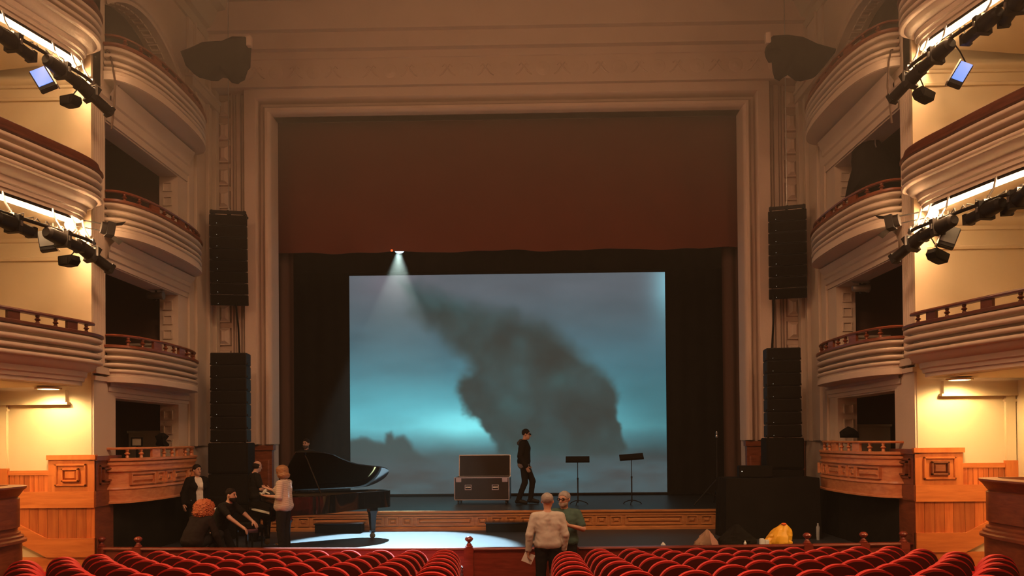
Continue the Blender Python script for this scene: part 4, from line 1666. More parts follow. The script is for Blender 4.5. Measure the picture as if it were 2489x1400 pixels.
for lx, ly in ((0.28, 0.60), (0.28, -0.60), (2.38, 0.25)):
    mb = MB()
    mb.box(lx - 0.085, lx + 0.085, ly - 0.085, ly + 0.085, 0.58, 0.66)
    mb.xf = Matrix.Translation((lx, ly, 0)) @ Matrix.Rotation(R(45), 4, 'Z')
    mb.lathe([(0.055, 0.12), (0.07, 0.14), (0.062, 0.18), (0.095, 0.52), (0.12, 0.56), (0.12, 0.59)], seg=4)
    leg = mb.build('leg', PIANO, piano)
    mb = MB()
    mb.box(lx - 0.03, lx + 0.03, ly - 0.03, ly + 0.03, 0.07, 0.13)
    mb.xf = Matrix.Translation((lx, ly, 0.055)) @ Matrix.Rotation(R(90), 4, 'X')
    mb.lathe([(0.03, -0.02), (0.055, -0.018), (0.055, 0.018), (0.03, 0.02)], seg=14)
    mb.build('caster', M('dark_brass', (0.20, 0.14, 0.07), 0.3, metal=1.0), leg)
mb = MB()
mb.box(0.42, 0.50, -0.14, 0.14, 0.10, 0.16)
mb.box(0.44, 0.47, -0.12, -0.09, 0.16, 0.60)
mb.box(0.44, 0.47, 0.09, 0.12, 0.16, 0.60)
lyre = mb.build('pedal_lyre', PIANO, piano)
for q in (-0.07, 0.0, 0.07):
    mb = MB()
    mb.box(0.27, 0.45, q - 0.014, q + 0.014, 0.06, 0.075)
    mb.build('pedal', BRASS, lyre, bevel=0.004)

# piano bench
bdir = Vector((math.cos(PROT), math.sin(PROT), 0))
bl = PLOC - bdir * 0.26 + Vector((0.06, -0.08, 0))
bench = thing('piano_bench', 'black padded piano bench in front of the keyboard', 'bench', bl, PROT)
mb = MB()
mb.box(-0.18, 0.18, -0.38, 0.38, 0.44, 0.50)
mb.build('seat_pad', M('black_leather', (0.012, 0.011, 0.010), 0.6, spec=0.1), bench, bevel=0.02)
mb = MB()
mb.box(-0.16, 0.16, -0.36, 0.36, 0.37, 0.44)
mb.build('apron', PIANO, bench)
for a in (-0.14, 0.14):
    for b in (-0.33, 0.33):
        mb = MB()
        mb.cyl((a, b, 0), (a, b, 0.40), 0.018, 0.03, seg=8)
        mb.build('leg', PIANO, bench)

# track jacket thrown over the keyboard end of the piano
jc = thing('track_jacket', 'black track jacket with three white stripes and white piping lying on the piano', 'jacket', PLOC + bdir * 0.30 + Vector((-0.12, 0.12, 1.005)), PROT - R(90))
JM = M('black_jersey', (0.012, 0.012, 0.012), 0.85)
WM = M('white_trim', (0.62, 0.58, 0.52), 0.7)
mb = MB()
nx_, ny_ = 22, 8
v, f = [], []
for j in range(ny_ + 1):
    for i in range(nx_ + 1):
        u, w_ = i / nx_, j / ny_
        x = -0.34 + 0.68 * u
        y = -0.15 + 0.30 * w_
        z = 0.10 * math.sin(math.pi * u) ** 0.6 * (math.sin(math.pi * w_) ** 0.5) * (0.7 + 0.5 * math.sin(u * 7 + 1)) + 0.002
        v.append((x, y, z + 0.01 * math.sin(u * 19 + w_ * 5)))
for j in range(ny_):
    for i in range(nx_):
        a = j * (nx_ + 1) + i
        f.append((a, a + 1, a + nx_ + 2, a + nx_ + 1))
mb.add(v, f)
mb.build('jacket_body', JM, jc, angle=80)
for k in range(3):
    mb = MB()
    x = -0.16 + 0.055 * k
    mb.tube([(x, -0.16, 0.03), (x + 0.02, -0.13, 0.08), (x + 0.05, -0.10, 0.115)], 0.014, seg=6)
    mb.build('white_stripe', WM, jc)
for pts in ([(-0.34, -0.15, 0.0), (-0.30, -0.17, 0.03), (-0.22, -0.17, 0.035), (-0.16, -0.165, 0.012)], [(0.02, -0.16, 0.0), (0.02, -0.17, 0.045), (0.10, -0.17, 0.07), (0.30, -0.165, 0.05)], [(0.02, -0.165, 0.0), (0.2, -0.17, 0.005), (0.34, -0.165, 0.0)]):
    mb = MB()
    mb.tube(pts, 0.014, seg=6)
    mb.build('white_piping', WM, jc)

# ------------------------------------------------------------------ flight case
pc = at(1175, 1221, 20.2)
fc = thing('flight_case', 'open black flight case with aluminium edges on casters on stage', 'flight case', (pc.x, 20.2, 0.44), R(-3))
CASE = M('case_laminate', (0.020, 0.013, 0.009), 0.45, var=0.2)
LINE = M('case_lining', (0.03, 0.018, 0.012), 0.9)
W2, D2 = 0.68, 0.36
mb = MB()
for a, b, c, d in ((-W2, W2, -D2, -D2 + 0.02), (-W2, W2, D2 - 0.02, D2), (-W2, -W2 + 0.02, -D2, D2), (W2 - 0.02, W2, -D2, D2)):
    mb.box(a, b, c, d, 0.12, 0.66)
mb.box(-W2, W2, -D2, D2, 0.10, 0.13)
mb.build('body', CASE, fc)
mb = MB()
mb.xf = Matrix.Translation((0, D2, 0.67)) @ Matrix.Rotation(R(-6), 4, 'X')
mb.box(-W2 + 0.02, W2 - 0.02, 0.0, 0.16, 0.0, 0.54)
lid = mb.build('lid', LINE, fc)
edges = [((-W2, -D2, 0.11), (W2, -D2, 0.11)), ((-W2, -D2, 0.66), (W2, -D2, 0.66)), ((-W2, -D2, 0.11), (-W2, -D2, 0.66)), ((W2, -D2, 0.11), (W2, -D2, 0.66)),
         ((-W2, -D2, 0.66), (-W2, D2, 0.66)), ((W2, -D2, 0.66), (W2, D2, 0.66)), ((-W2, D2, 0.66), (W2, D2, 0.66))]
for a, b in edges:
    mb = MB()
    mb.cyl(a, b, 0.017, seg=4)
    mb.build('edge_profile', ALU, fc)
lf = Matrix.Translation((0, D2, 0.67)) @ Matrix.Rotation(R(-6), 4, 'X')
for a, b in (((-W2 + 0.02, 0, 0), (-W2 + 0.02, 0, 0.54)), ((W2 - 0.02, 0, 0), (W2 - 0.02, 0, 0.54)), ((-W2 + 0.02, 0, 0.54), (W2 - 0.02, 0, 0.54))):
    mb = MB()
    mb.xf = lf
    mb.cyl(a, b, 0.013, seg=4)
    mb.build('lid_edge', ALU, lid)
for q in (-1, 1):
    mb = MB()
    mb.box(q * 0.58 - 0.07, q * 0.58 + 0.07, -D2 - 0.015, -D2, 0.55, 0.67)
    mb.build('corner_latch', ALU, fc, bevel=0.008)
    mb = MB()
    x = q * 0.34
    for a, b, c, d in ((-0.085, 0.085, 0.05, 0.065), (-0.085, 0.085, -0.065, -0.05), (-0.085, -0.07, -0.05, 0.05), (0.07, 0.085, -0.05, 0.05)):
        mb.box(x + a, x + b, -D2 - 0.012, -D2, 0.42 + c, 0.42 + d)
    hd = mb.build('recessed_handle', ALU, fc)
    mb = MB()
    mb.cyl((x - 0.06, -D2 - 0.012, 0.42), (x + 0.06, -D2 - 0.012, 0.42), 0.014, seg=8)
    mb.build('grip', ALU, hd)
    for r_ in (-1, 1):
        mb = MB()
        mb.box(q * 0.58 - 0.05, q * 0.58 + 0.05, r_ * 0.26 - 0.04, r_ * 0.26 + 0.04, 0.085, 0.10)
        mb.xf = Matrix.Translation((q * 0.60, r_ * 0.26, 0.05)) @ Matrix.Rotation(R(90), 4, 'Y')
        mb.lathe([(0.03, -0.02), (0.05, -0.017), (0.05, 0.017), (0.03, 0.02)], seg=12)
        mb.build('caster', M('caster_rubber', (0.05, 0.045, 0.04), 0.6), fc)

# ------------------------------------------------------------------ music stands
def music_stand(px, py_foot, y, ptop, label, tilt):
    p = at(px, py_foot, y)
    H = at(px, ptop, y).z - 0.44
    root = thing('music_stand', label, 'music stand', (p.x, y, 0.44), R(-4))
    mb = MB()
    mb.cyl((0, 0, 0.05), (0, 0, H * 0.55), 0.016, seg=10)
    mb.cyl((0, 0, H * 0.5), (0, 0, H - 0.05), 0.010, seg=10)
    mb.build('pole', BLACKMETAL, root)
    mb = MB()
    mb.cyl((0, 0, H * 0.53), (0, 0, H * 0.57), 0.022, seg=10)
    mb.build('collar', BLACKMETAL, root)
    for k in range(3):
        a = R(20 + 120 * k)
        mb = MB()
        mb.tube([(0, 0, 0.10), (0.10 * math.cos(a), 0.10 * math.sin(a), 0.085), (0.22 * math.cos(a), 0.22 * math.sin(a), 0.04), (0.26 * math.cos(a), 0.26 * math.sin(a), 0.0)], 0.011, seg=6)
        mb.build('foot', BLACKMETAL, root)
    mb = MB()
    mb.xf = Matrix.Translation((0, 0, H - 0.05)) @ Matrix.Rotation(R(tilt), 4, 'Y') @ Matrix.Rotation(R(-58), 4, 'X')
    mb.box(-0.29, 0.29, -0.008, 0.008, -0.12, 0.14)
    mb.box(-0.29, 0.29, -0.05, 0.008, -0.13, -0.12)
    mb.build('desk', BLACK, root, bevel=0.004)


music_stand(1405, 1229, 19.5, 1112, 'black music stand beside the walking man', 0)
music_stand(1536, 1229, 19.5, 1106, 'black music stand with a tilted desk near the right edge of the screen', -4)

# microphone tripod stand at the right of the stage
pm = at(1744, 1228, 19.2)
ms = thing('tripod_stand', 'tall thin black tripod stand at the right side of the stage', 'stand', (pm.x, 19.2, 0.44))
mb = MB()
mb.cyl((0, 0, 0.4), (0, 0, 1.05), 0.022, seg=10)
mb.cyl((0, 0, 1.0), (0, 0, 1.68), 0.014, seg=10)
mb.build('pole', BLACKMETAL, ms)
for k, a in enumerate((R(195), R(-20), R(85))):
    mb = MB()
    e = (0.62 * math.cos(a), 0.62 * math.sin(a), 0.0)
    mb.cyl((0, 0, 0.62), e, 0.013, seg=8)
    lg = mb.build('leg', BLACKMETAL, ms)
    mb = MB()
    mb.cyl((0, 0, 0.2), (e[0] * 0.5, e[1] * 0.5, 0.31), 0.008, seg=6)
    mb.build('brace', BLACKMETAL, lg)
mb = MB()
mb.cyl((0, 0, 0.2), (0, 0, 0.4), 0.02, seg=8)
mb.build('lower_tube', BLACKMETAL, ms)
mb = MB()
mb.lathe([(0.02, 1.60), (0.03, 1.62), (0.03, 1.66), (0.015, 1.68), (0.025, 1.72), (0.012, 1.76)], seg=10)
mb.build('top_clamp', STEEL, ms)

# low black steps in front of the stage
for px0, px1, lab in ((768, 884, 'low black step box under the piano beside the stage front'), (1180, 1302, 'low black step box at the middle of the stage front')):
    a, b = at(px0, 1285, 17.75), at(px1, 1285, 17.75)
    root = thing('step_box', lab, 'step', ((a.x + b.x) / 2, 17.75, 0))
    hw = (b.x - a.x) / 2
    mb = MB()
    mb.box(-hw + 0.02, hw - 0.02, -0.18, 0.18, 0, 0.19)
    mb.build('body', BLACK, root, bevel=0.008)
    mb = MB()
    mb.box(-hw, hw, -0.2, 0.2, 0.19, 0.22)
    mb.build('tread', M('black_gloss', (0.012, 0.012, 0.012), 0.2), root, bevel=0.006)

# stage lamp behind the red border
ls = thing('stage_lamp', 'small stage lamp peeking out below the red border curtain', 'lamp', (-2.75, 20.1, 6.90))
mb = MB()
mb.xf = aim((0.1, -0.72, -1.0))
mb.cyl((0, 0.25, 0), (0, 0.0, 0), 0.12, 0.15, seg=16)
mb.build('lamp_housing', BLACKMETAL, ls)
mb = MB()
mb.xf = aim((0.1, -0.72, -1.0))
mb.cyl((0, -0.002, 0), (0, -0.012, 0), 0.135, seg=16)
mb.build('lens', M('lit_lens', (0.6, 0.7, 0.8), 0.3, emit=(0.5, 0.72, 1.0), estr=3.0), ls)
mb = MB()
mb.tube([(0, 0.1, 0.1), (0, 0.12, 0.6), (0, 0.12, 1.2)], 0.02, seg=6)
mb.build('bracket', BLACKMETAL, ls)
mb = MB()
mb.ball((-0.13, -0.36, -0.12), 0.028)
mb.build('red_indicator', M('red_led', (0.5, 0.02, 0.0), 0.5, emit=(1.0, 0.12, 0.02), estr=1.3), ls)

# ------------------------------------------------------------------ bags and bits on the apron
def crumple(name, label, cat, px, py_top, y, w_, h_, mat, prof, seed, lean=0.0):
    """Crumpled bag: rings of a given width profile with faceted folds."""
    p = at(px, py_top, y)
    rg = np.random.default_rng(seed)
    n, m = 22, 12
    v, f = [], []
    for j in range(m + 1):
        t = j / m
        r_ = np.interp(t, [a for a, b in prof], [b for a, b in prof])
        for i in range(n):
            a = 2 * math.pi * i / n
            k = 1 + 0.12 * math.sin(3 * a + 5 * t + seed) + 0.09 * math.sin(7 * a - 6 * t) + 0.12 * (rg.random() - 0.5)
            v.append((w_ * r_ * k * math.cos(a) + lean * t, 0.6 * w_ * r_ * k * math.sin(a), h_ * t + 0.02 * (rg.random() - 0.5) * (1 if 0 < j else 0)))
    for j in range(m):
        for i in range(n):
            q = (i + 1) % n
            f.append((j * n + i, j * n + q, (j + 1) * n + q, (j + 1) * n + i))
    f.append(tuple(range(n)))
    f.append(tuple(range(m * n, (m + 1) * n)))
    mb = MB()
    mb.add(v, f)
    root = thing(name, label, cat, (p.x, y, 0))
    mb.build('bag_body', mat, root, angle=16)
    return root


YEL = M('yellow_plastic', (0.85, 0.42, 0.02), 0.45, var=0.15, scale=9)
bg = crumple('plastic_bag', 'crumpled yellow plastic bag on the apron behind the rail', 'bag', 1888, 1275, 14.8, 0.245, 0.45, YEL,
             [(0, 1.0), (0.25, 1.04), (0.45, 0.95), (0.65, 0.74), (0.85, 0.46), (0.95, 0.28), (1, 0.12)], 4, 0.12)
mb = MB()
mb.ball((0.12, -0.03, 0.44), 0.04, 1.3, 1, 0.6, seg=8, rings=5)
mb.build('tied_top', M('orange_tie', (0.75, 0.12, 0.02), 0.5), bg)
BRN = M('brown_paper', (0.30, 0.17, 0.10), 0.7, var=0.3, scale=7)
bg = crumple('cloth_bag', 'crumpled brown and pink bag on the apron beside dark cables', 'bag', 1716, 1292, 14.6, 0.22, 0.37, BRN,
             [(0, 1.0), (0.4, 0.85), (0.7, 0.5), (0.9, 0.22), (1, 0.06)], 9, 0.02)
mb = MB()
mb.add([(0.03, -0.10, 0.36), (0.17, -0.15, 0.18), (0.22, -0.14, 0.02), (0.08, -0.17, 0.02), (0.05, -0.15, 0.2), (0.03, -0.08, 0.36), (0.17, -0.13, 0.18), (0.20, -0.10, 0.02), (0.08, -0.13, 0.02), (0.05, -0.11, 0.25)],
       [(0, 1, 2, 3, 4), (5, 6, 7, 8, 9), (0, 1, 6, 5), (1, 2, 7, 6), (2, 3, 8, 7), (3, 4, 9, 8), (4, 0, 5, 9)])
mb.build('pink_flap', M('pink_paper', (0.48, 0.24, 0.18), 0.7), bg)
crumple('black_bag', 'slumped black bag with cables between the brown and yellow bags', 'bag', 1790, 1282, 14.9, 0.33, 0.42, BLACKCLOTH,
        [(0, 1.1), (0.3, 1.0), (0.6, 0.7), (0.85, 0.35), (1, 0.1)], 14)
WHITE = M('white_plastic', (0.75, 0.73, 0.70), 0.4)
for px, py, y, sx, lab, nm in ((1612, 1322, 14.7, 0.035, 'small white cup on the apron left of the brown bag', 'cup'),
                               (1811, 1318, 14.7, 0.022, 'tiny white scrap beside the black bag', 'scrap'),
                               (1858, 1313, 14.5, 0.05, 'white crumpled packet beside the yellow bag', 'packet'),
                               (1988, 1276, 15.9, 0.03, 'made-up stand-in for a small glint on the apron right of the yellow bag', 'glint_stand_in')):  # last entry: made-up shape standing in for a whitish glint
    p = at(px, py, y)
    root = thing('small_' + nm, lab, nm, (p.x, y, 0))
    mb = MB()
    if nm == 'packet':
        mb.box(-0.09, 0.0, -0.04, 0.04, 0.0, p.z + 0.03)
        mb.box(0.0, 0.08, -0.03, 0.03, 0.0, p.z + 0.01)
        mb.build('packet_body', WHITE, root, bevel=0.012)
    else:
        hh = p.z + 0.02
        mb.lathe([(sx * 1.0, 0.0), (sx * 1.15, hh * 0.4), (sx * 1.2, hh * 0.8), (sx * 0.6, hh * 0.92), (sx * 0.5, hh)], seg=12)
        mb.build(nm + '_body', WHITE if nm != 'glint_stand_in' else M('clear_plastic', (0.35, 0.38, 0.38), 0.15), root)
        mb = MB()
        mb.cyl((0, 0, hh), (0, 0, hh + 0.012), sx * 0.55, seg=10)
        mb.build('lid', WHITE, root)

# ------------------------------------------------------------------ seats


def arch(w_, z0, zs, zt, n=14, ex=2.2):
    pts = [(w_, z0), (w_, zs)]
    for i in range(1, n):
        t = math.pi / 2 * i / n
        pts.append((w_ * math.cos(t) ** (2 / ex), zs + (zt - zs) * math.sin(t) ** (2 / ex)))
    top = [(0, zt)]
    left = [(-a, b) for a, b in reversed(pts)]
    return pts + top + left


LEAN = 0.16
def tilt(a, b, c):
    return (a, c - LEAN * (b - 0.4), b)


def make_seat():
    root = thing('theatre_seat', 'seat', 'seat')
    mb = MB()
    mb.prism(arch(0.238, 0.30, 0.66, 0.905), -0.03, 0.005, mp=tilt)
    mb.build('back_shell', SEATBACK, root, angle=40, bevel=0)
    mb = MB()
    o = arch(0.246, 0.30, 0.66, 0.925)
    i_ = arch(0.225, 0.33, 0.65, 0.895)
    n = len(o)
    v = [tilt(a, b, -0.012) for a, b in o] + [tilt(a, b, 0.055) for a, b in o] + [tilt(a, b, 0.09) for a, b in i_]
    f = [tuple(range(n)), tuple(range(2 * n, 3 * n))]
    for k in range(n):
        j = (k + 1) % n
        f += [(k, j, n + j, n + k), (n + k, n + j, 2 * n + j, 2 * n + k)]
    mb.add(v, f)
    mb.build('back_cushion', VELVET, root, angle=50)
    mb = MB()
    mb.box(-0.085, 0.085, -0.036, -0.03, 0.50, 0.60)
    mb.xf = Matrix.Identity(4)
    mb.v = [tilt(a, c, b) for a, b, c in mb.v]
    mb.build('number_plate', BLACK, root)
    mb = MB()
    mb.prism([(0.10, 0.42), (0.20, 0.40), (0.26, 0.72), (0.17, 0.74)], -0.225, 0.225, mp=lambda a, b, c: (c, a, b))
    mb.build('folded_seat', VELVET, root, bevel=0.015)
    mb = MB()
    mb.box(-0.20, 0.20, 0.02, 0.08, 0.0, 0.40)
    mb.build('pedestal', SEATBACK, root)
    return root


seat0 = make_seat()
mb = MB()
mb.box(-0.017, 0.017, -0.02, 0.30, 0.0, 0.56)
arm_sup = mb.build('arm_panel', VELVET)
mb = MB()
mb.box(-0.02, 0.02, -0.06, 0.31, 0.56, 0.62)
arm_top = mb.build('armrest', SEATBACK, bevel=0.012)


def add_arm(root, x):
    a = arm_sup.copy()
    COL.objects.link(a)
    a.parent = root
    a.location = (x, 0, 0)
    b = arm_top.copy()
    COL.objects.link(b)
    b.parent = a
    b.location = (0, 0, 0)


ordinal = ['first', 'second', 'third', 'fourth', 'fifth', 'sixth', 'seventh', 'eighth', 'ninth', 'tenth', 'eleventh', 'twelfth', 'thirteenth', 'fourteenth', 'fifteenth']
rowname = ['front', 'second', 'third', 'fourth', 'fifth', 'sixth', 'seventh', 'eighth']
used = False
for r_ in range(8):
    y = 12.5 - 0.8 * r_
    pitch = 0.505 + 0.0105 * r_
    for s, edge in ((-1, np.interp(r_, [0, 7], [-0.60, -0.14])), (1, np.interp(r_, [0, 7], [0.80, 0.60]))):
        k = 0
        while True:
            x = edge + s * (pitch / 2 + k * pitch)
            if abs(x) > 6.35:
                break
            if r_ == 0 and s > 0 and k == 0:
                k = 1
                continue
            px = 1280 + (x - 0.44) * FPX / (y - 0.1)
            if px < -110 or px > 2600:
                break
            yy = y + 0.10 * (abs(x) / 6.0) ** 2
            lab = 'red velvet seat, %s from the centre aisle, %s row of the %s block' % (ordinal[k], rowname[r_], 'left' if s < 0 else 'right')
            o = seat0 if not used else copy_tree(seat0)
            if not used:
                seat_children = list(seat0.children)
            o.location = (x, yy, floor_z(yy))
            o.rotation_euler = (0, 0, 0)
            o['label'] = lab
            o['category'] = 'seat'
            o['group'] = 'red seats of the stalls'
            if used:
                for ch in list(o.children):
                    if ch.name.startswith('arm_panel'):
                        for g in list(ch.children):
                            bpy.data.objects.remove(g)
                        bpy.data.objects.remove(ch)
            used = True
            add_arm(o, -s * (pitch / 2 - 0.02))
            k += 1
bpy.data.objects.remove(arm_top)
bpy.data.objects.remove(arm_sup)

# ------------------------------------------------------------------ people
# every body is one continuous surface grown from tapered limbs; clothes and hair are shells over it


def surface_nets(D, org, h):
    s = D < 0
    nx, ny, nz = D.shape
    c = [(i, j, k) for i in (0, 1) for j in (0, 1) for k in (0, 1)]
    S = np.zeros((nx - 1, ny - 1, nz - 1), int)
    for i, j, k in c:
        S += s[i:nx - 1 + i, j:ny - 1 + j, k:nz - 1 + k]
    act = (S > 0) & (S < 8)
    idx = -np.ones(act.shape, int)
    cells = np.argwhere(act)
    idx[act] = np.arange(len(cells))
    P = np.zeros((len(cells), 3))
    N = np.zeros(len(cells))
    for a in c:
        for ax in range(3):
            if a[ax] == 0:
                b = list(a)
                b[ax] = 1
                da = D[cells[:, 0] + a[0], cells[:, 1] + a[1], cells[:, 2] + a[2]]
                db = D[cells[:, 0] + b[0], cells[:, 1] + b[1], cells[:, 2] + b[2]]
                cr = (da < 0) != (db < 0)
                t = np.where(cr, da / np.where(np.abs(da - db) < 1e-9, 1e-9, da - db), 0)
                q = np.tile(np.array(a, float), (len(cells), 1))
                q[:, ax] += t
                P[cr] += q[cr]
                N[cr] += 1
    P = (cells + P / np.maximum(N, 1)[:, None]) * h + org
    faces = []
    for ax in range(3):
        o1, o2 = (ax + 1) % 3, (ax + 2) % 3
        sl0 = [slice(None)] * 3
        sl1 = [slice(None)] * 3
        sl0[ax] = slice(0, -1)
        sl1[ax] = slice(1, None)
        cr = s[tuple(sl0)] != s[tuple(sl1)]
        e = np.argwhere(cr)
        ok = (e[:, o1] > 0) & (e[:, o2] > 0) & (e[:, o1] < D.shape[o1] - 1) & (e[:, o2] < D.shape[o2] - 1)
        e = e[ok]
        q = []
        for d1, d2 in ((0, 0), (-1, 0), (-1, -1), (0, -1)):
            f = e.copy()
            f[:, o1] += d1
            f[:, o2] += d2
            q.append(idx[f[:, 0], f[:, 1], f[:, 2]])
        faces.append(np.stack(q, -1))
    return P, np.concatenate(faces)


class SDF:
    def __init__(self, k=0.03):
        self.p = []
        self.k = k
        self.clip = []
        self.sub = []

    def cone(self, a, b, ra, rb, k=None):
        self.p.append(('c', np.array(a, float), np.array(b, float), ra, rb, self.k if k is None else k))
        return self

    def ell(self, c, r, k=None):
        self.p.append(('e', np.array(c, float), np.array(r, float), 0, 0, self.k if k is None else k))
        return self

    def mesh(self, h=0.010, noise=None):
        lo = np.min([np.minimum(p[1], p[2]) - max(p[3], p[4]) if p[0] == 'c' else p[1] - p[2] for p in self.p], 0) - 3 * h - 0.03
        hi = np.max([np.maximum(p[1], p[2]) + max(p[3], p[4]) if p[0] == 'c' else p[1] + p[2] for p in self.p], 0) + 3 * h + 0.03
        n = np.ceil((hi - lo) / h).astype(int) + 1
        D = np.full(n, 0.2)
        ax = [lo[i] + h * np.arange(n[i]) for i in range(3)]
        for kind, A, B, ra, rb, k in self.p:
            if kind == 'c':
                l = np.minimum(A, B) - max(ra, rb) - 0.07
                u = np.maximum(A, B) + max(ra, rb) + 0.07
            else:
                l, u = A - B - 0.07, A + B + 0.07
            i0 = np.maximum(0, ((l - lo) / h).astype(int))
            i1 = np.minimum(n, ((u - lo) / h).astype(int) + 2)
            g = np.meshgrid(*[ax[i][i0[i]:i1[i]] for i in range(3)], indexing='ij')
            if kind == 'c':
                d = B - A
                L2 = max(d @ d, 1e-9)
                t = np.clip(sum((g[i] - A[i]) * d[i] for i in range(3)) / L2, 0, 1)
                dist = np.sqrt(sum((g[i] - A[i] - t * d[i]) ** 2 for i in range(3))) - (ra + (rb - ra) * t)
            else:
                q = np.sqrt(sum(((g[i] - A[i]) / B[i]) ** 2 for i in range(3)))
                dist = (q - 1) * B.min() * np.where(q > 1, 1.0, 1.0)
            sl = tuple(slice(i0[i], i1[i]) for i in range(3))
            cur = D[sl]
            kk = max(k, 1e-4)
            hh = np.clip(0.5 + 0.5 * (cur - dist) / kk, 0, 1)
            D[sl] = cur * (1 - hh) + dist * hh - kk * hh * (1 - hh)
        if self.clip or noise or self.sub:
            g = np.meshgrid(*ax, indexing='ij')
            if noise:
                amp, fr_, sd_ = noise
                D = D + amp * (np.sin(g[0] * fr_ + sd_ + 2 * np.sin(g[2] * fr_ * 0.7)) * np.sin(g[1] * fr_ * 1.1 + 1) * np.sin(g[2] * fr_ * 0.9 + 2 * np.sin(g[0] * fr_ * 0.6)))
            for A, B, ra, rb in self.sub:
                A, B = np.array(A, float), np.array(B, float)
                d = B - A
                t = np.clip(sum((g[i] - A[i]) * d[i] for i in range(3)) / (d @ d), 0, 1)
                D = np.maximum(D, -(np.sqrt(sum((g[i] - A[i] - t * d[i]) ** 2 for i in range(3))) - (ra + (rb - ra) * t)))
            for nrm, off in self.clip:
                D = np.maximum(D, sum(g[i] * nrm[i] for i in range(3)) - off)
        return surface_nets(D, lo, h)


def shell(name, sdf, mat, parent, h=0.010, noise=None, label=None):
    P, F = sdf.mesh(h, noise)
    me_ = bpy.data.meshes.new(name)
    me_.from_pydata(P.tolist(), [], F.tolist())
    bm = bmesh.new()
    bm.from_mesh(me_)
    bmesh.ops.smooth_vert(bm, verts=bm.verts, factor=0.4, use_axis_x=True, use_axis_y=True, use_axis_z=True)
    bmesh.ops.recalc_face_normals(bm, faces=bm.faces)
    bm.to_mesh(me_)
    bm.free()
    me_.polygons.foreach_set('use_smooth', [True] * len(me_.polygons))
    me_.materials.append(mat)
    return obj(name, me_, parent, label)


SKIN = M('skin', (0.50, 0.27, 0.18), 0.5, var=0.1, scale=12)
DKHAIR = M('dark_hair', (0.016, 0.010, 0.007), 0.7, spec=0.1)
GREYHAIR = M('grey_hair', (0.30, 0.27, 0.25), 0.6, var=0.2, scale=60)
BLOND = M('blond_hair', (0.27, 0.125, 0.045), 0.5, var=0.3, scale=45)
REDHAIR = M('red_curls', (0.40, 0.095, 0.025), 0.6, var=0.45, scale=40, bump=0.8, bscale=60)
BLACKTOP = M('black_knit', (0.016, 0.014, 0.012), 0.9, spec=0.05)
DENIM = M('dark_denim', (0.016, 0.014, 0.014), 0.9, spec=0.05)
SHOE = M('black_shoe', (0.015, 0.014, 0.013), 0.5, spec=0.15)


def J(**kw):
    base = dict(pelvis=(0, 0, 0.96), waist=(0, 0, 1.10), chest=(0, 0.0, 1.30), neck=(0, 0.01, 1.46), head=(0, -0.02, 1.63),
                shL=(0.175, 0.01, 1.41), shR=(-0.175, 0.01, 1.41), elL=(0.225, 0.03, 1.13), elR=(-0.225, 0.03, 1.13),
                wrL=(0.235, -0.04, 0.89), wrR=(-0.235, -0.04, 0.89), hipL=(0.09, 0, 0.93), hipR=(-0.09, 0, 0.93),
                knL=(0.10, -0.015, 0.51), knR=(-0.10, -0.015, 0.51), anL=(0.10, 0.02, 0.085), anR=(-0.10, 0.02, 0.085),
                toL=(0.115, -0.16, 0.035), toR=(-0.115, -0.16, 0.035), face=(0, -1, 0))
    base.update(kw)
    return {k: np.array(v, float) for k, v in base.items()}


def unit(v):
    return v / max(np.linalg.norm(v), 1e-9)


def hand(S, el, wr, palm_n, spread, curl, sgn):
    """Palm, four fingers of unequal length and a thumb from the side of the palm."""
    d = unit(wr - el)
    n = unit(palm_n - d * (palm_n @ d))
    side = np.cross(d, n) * sgn
    c = wr + d * 0.045
    S.cone(wr, c, 0.024, 0.030, 0.015)
    for q in (-0.022, 0.0, 0.022):
        S.cone(wr + d * 0.02 + side * q * 0.7, wr + d * 0.085 + side * q, 0.017, 0.014, 0.010)
    for i, ln in enumerate((0.070, 0.080, 0.076, 0.060)):
        q = (i - 1.5)
        b = wr + d * 0.088 + side * q * 0.0195
        dd = unit(d + side * q * spread)
        m = b + dd * ln * 0.5 + n * curl * 0.35 * ln
        e = m + unit(dd + n * curl * 1.2) * ln * 0.5
        S.cone(b, m, 0.0098, 0.0092, 0.004)
        S.cone(m, e, 0.0092, 0.0080, 0.003)
    b = wr + d * 0.030 - side * 0.028
    m = b + unit(d * 0.7 - side * 0.75 + n * 0.3) * 0.045
    e = m + unit(d * 0.9 - side * 0.35 + n * 0.3) * 0.035
    S.cone(b, m, 0.014, 0.0115, 0.008)
    S.cone(m, e, 0.0115, 0.0095, 0.003)


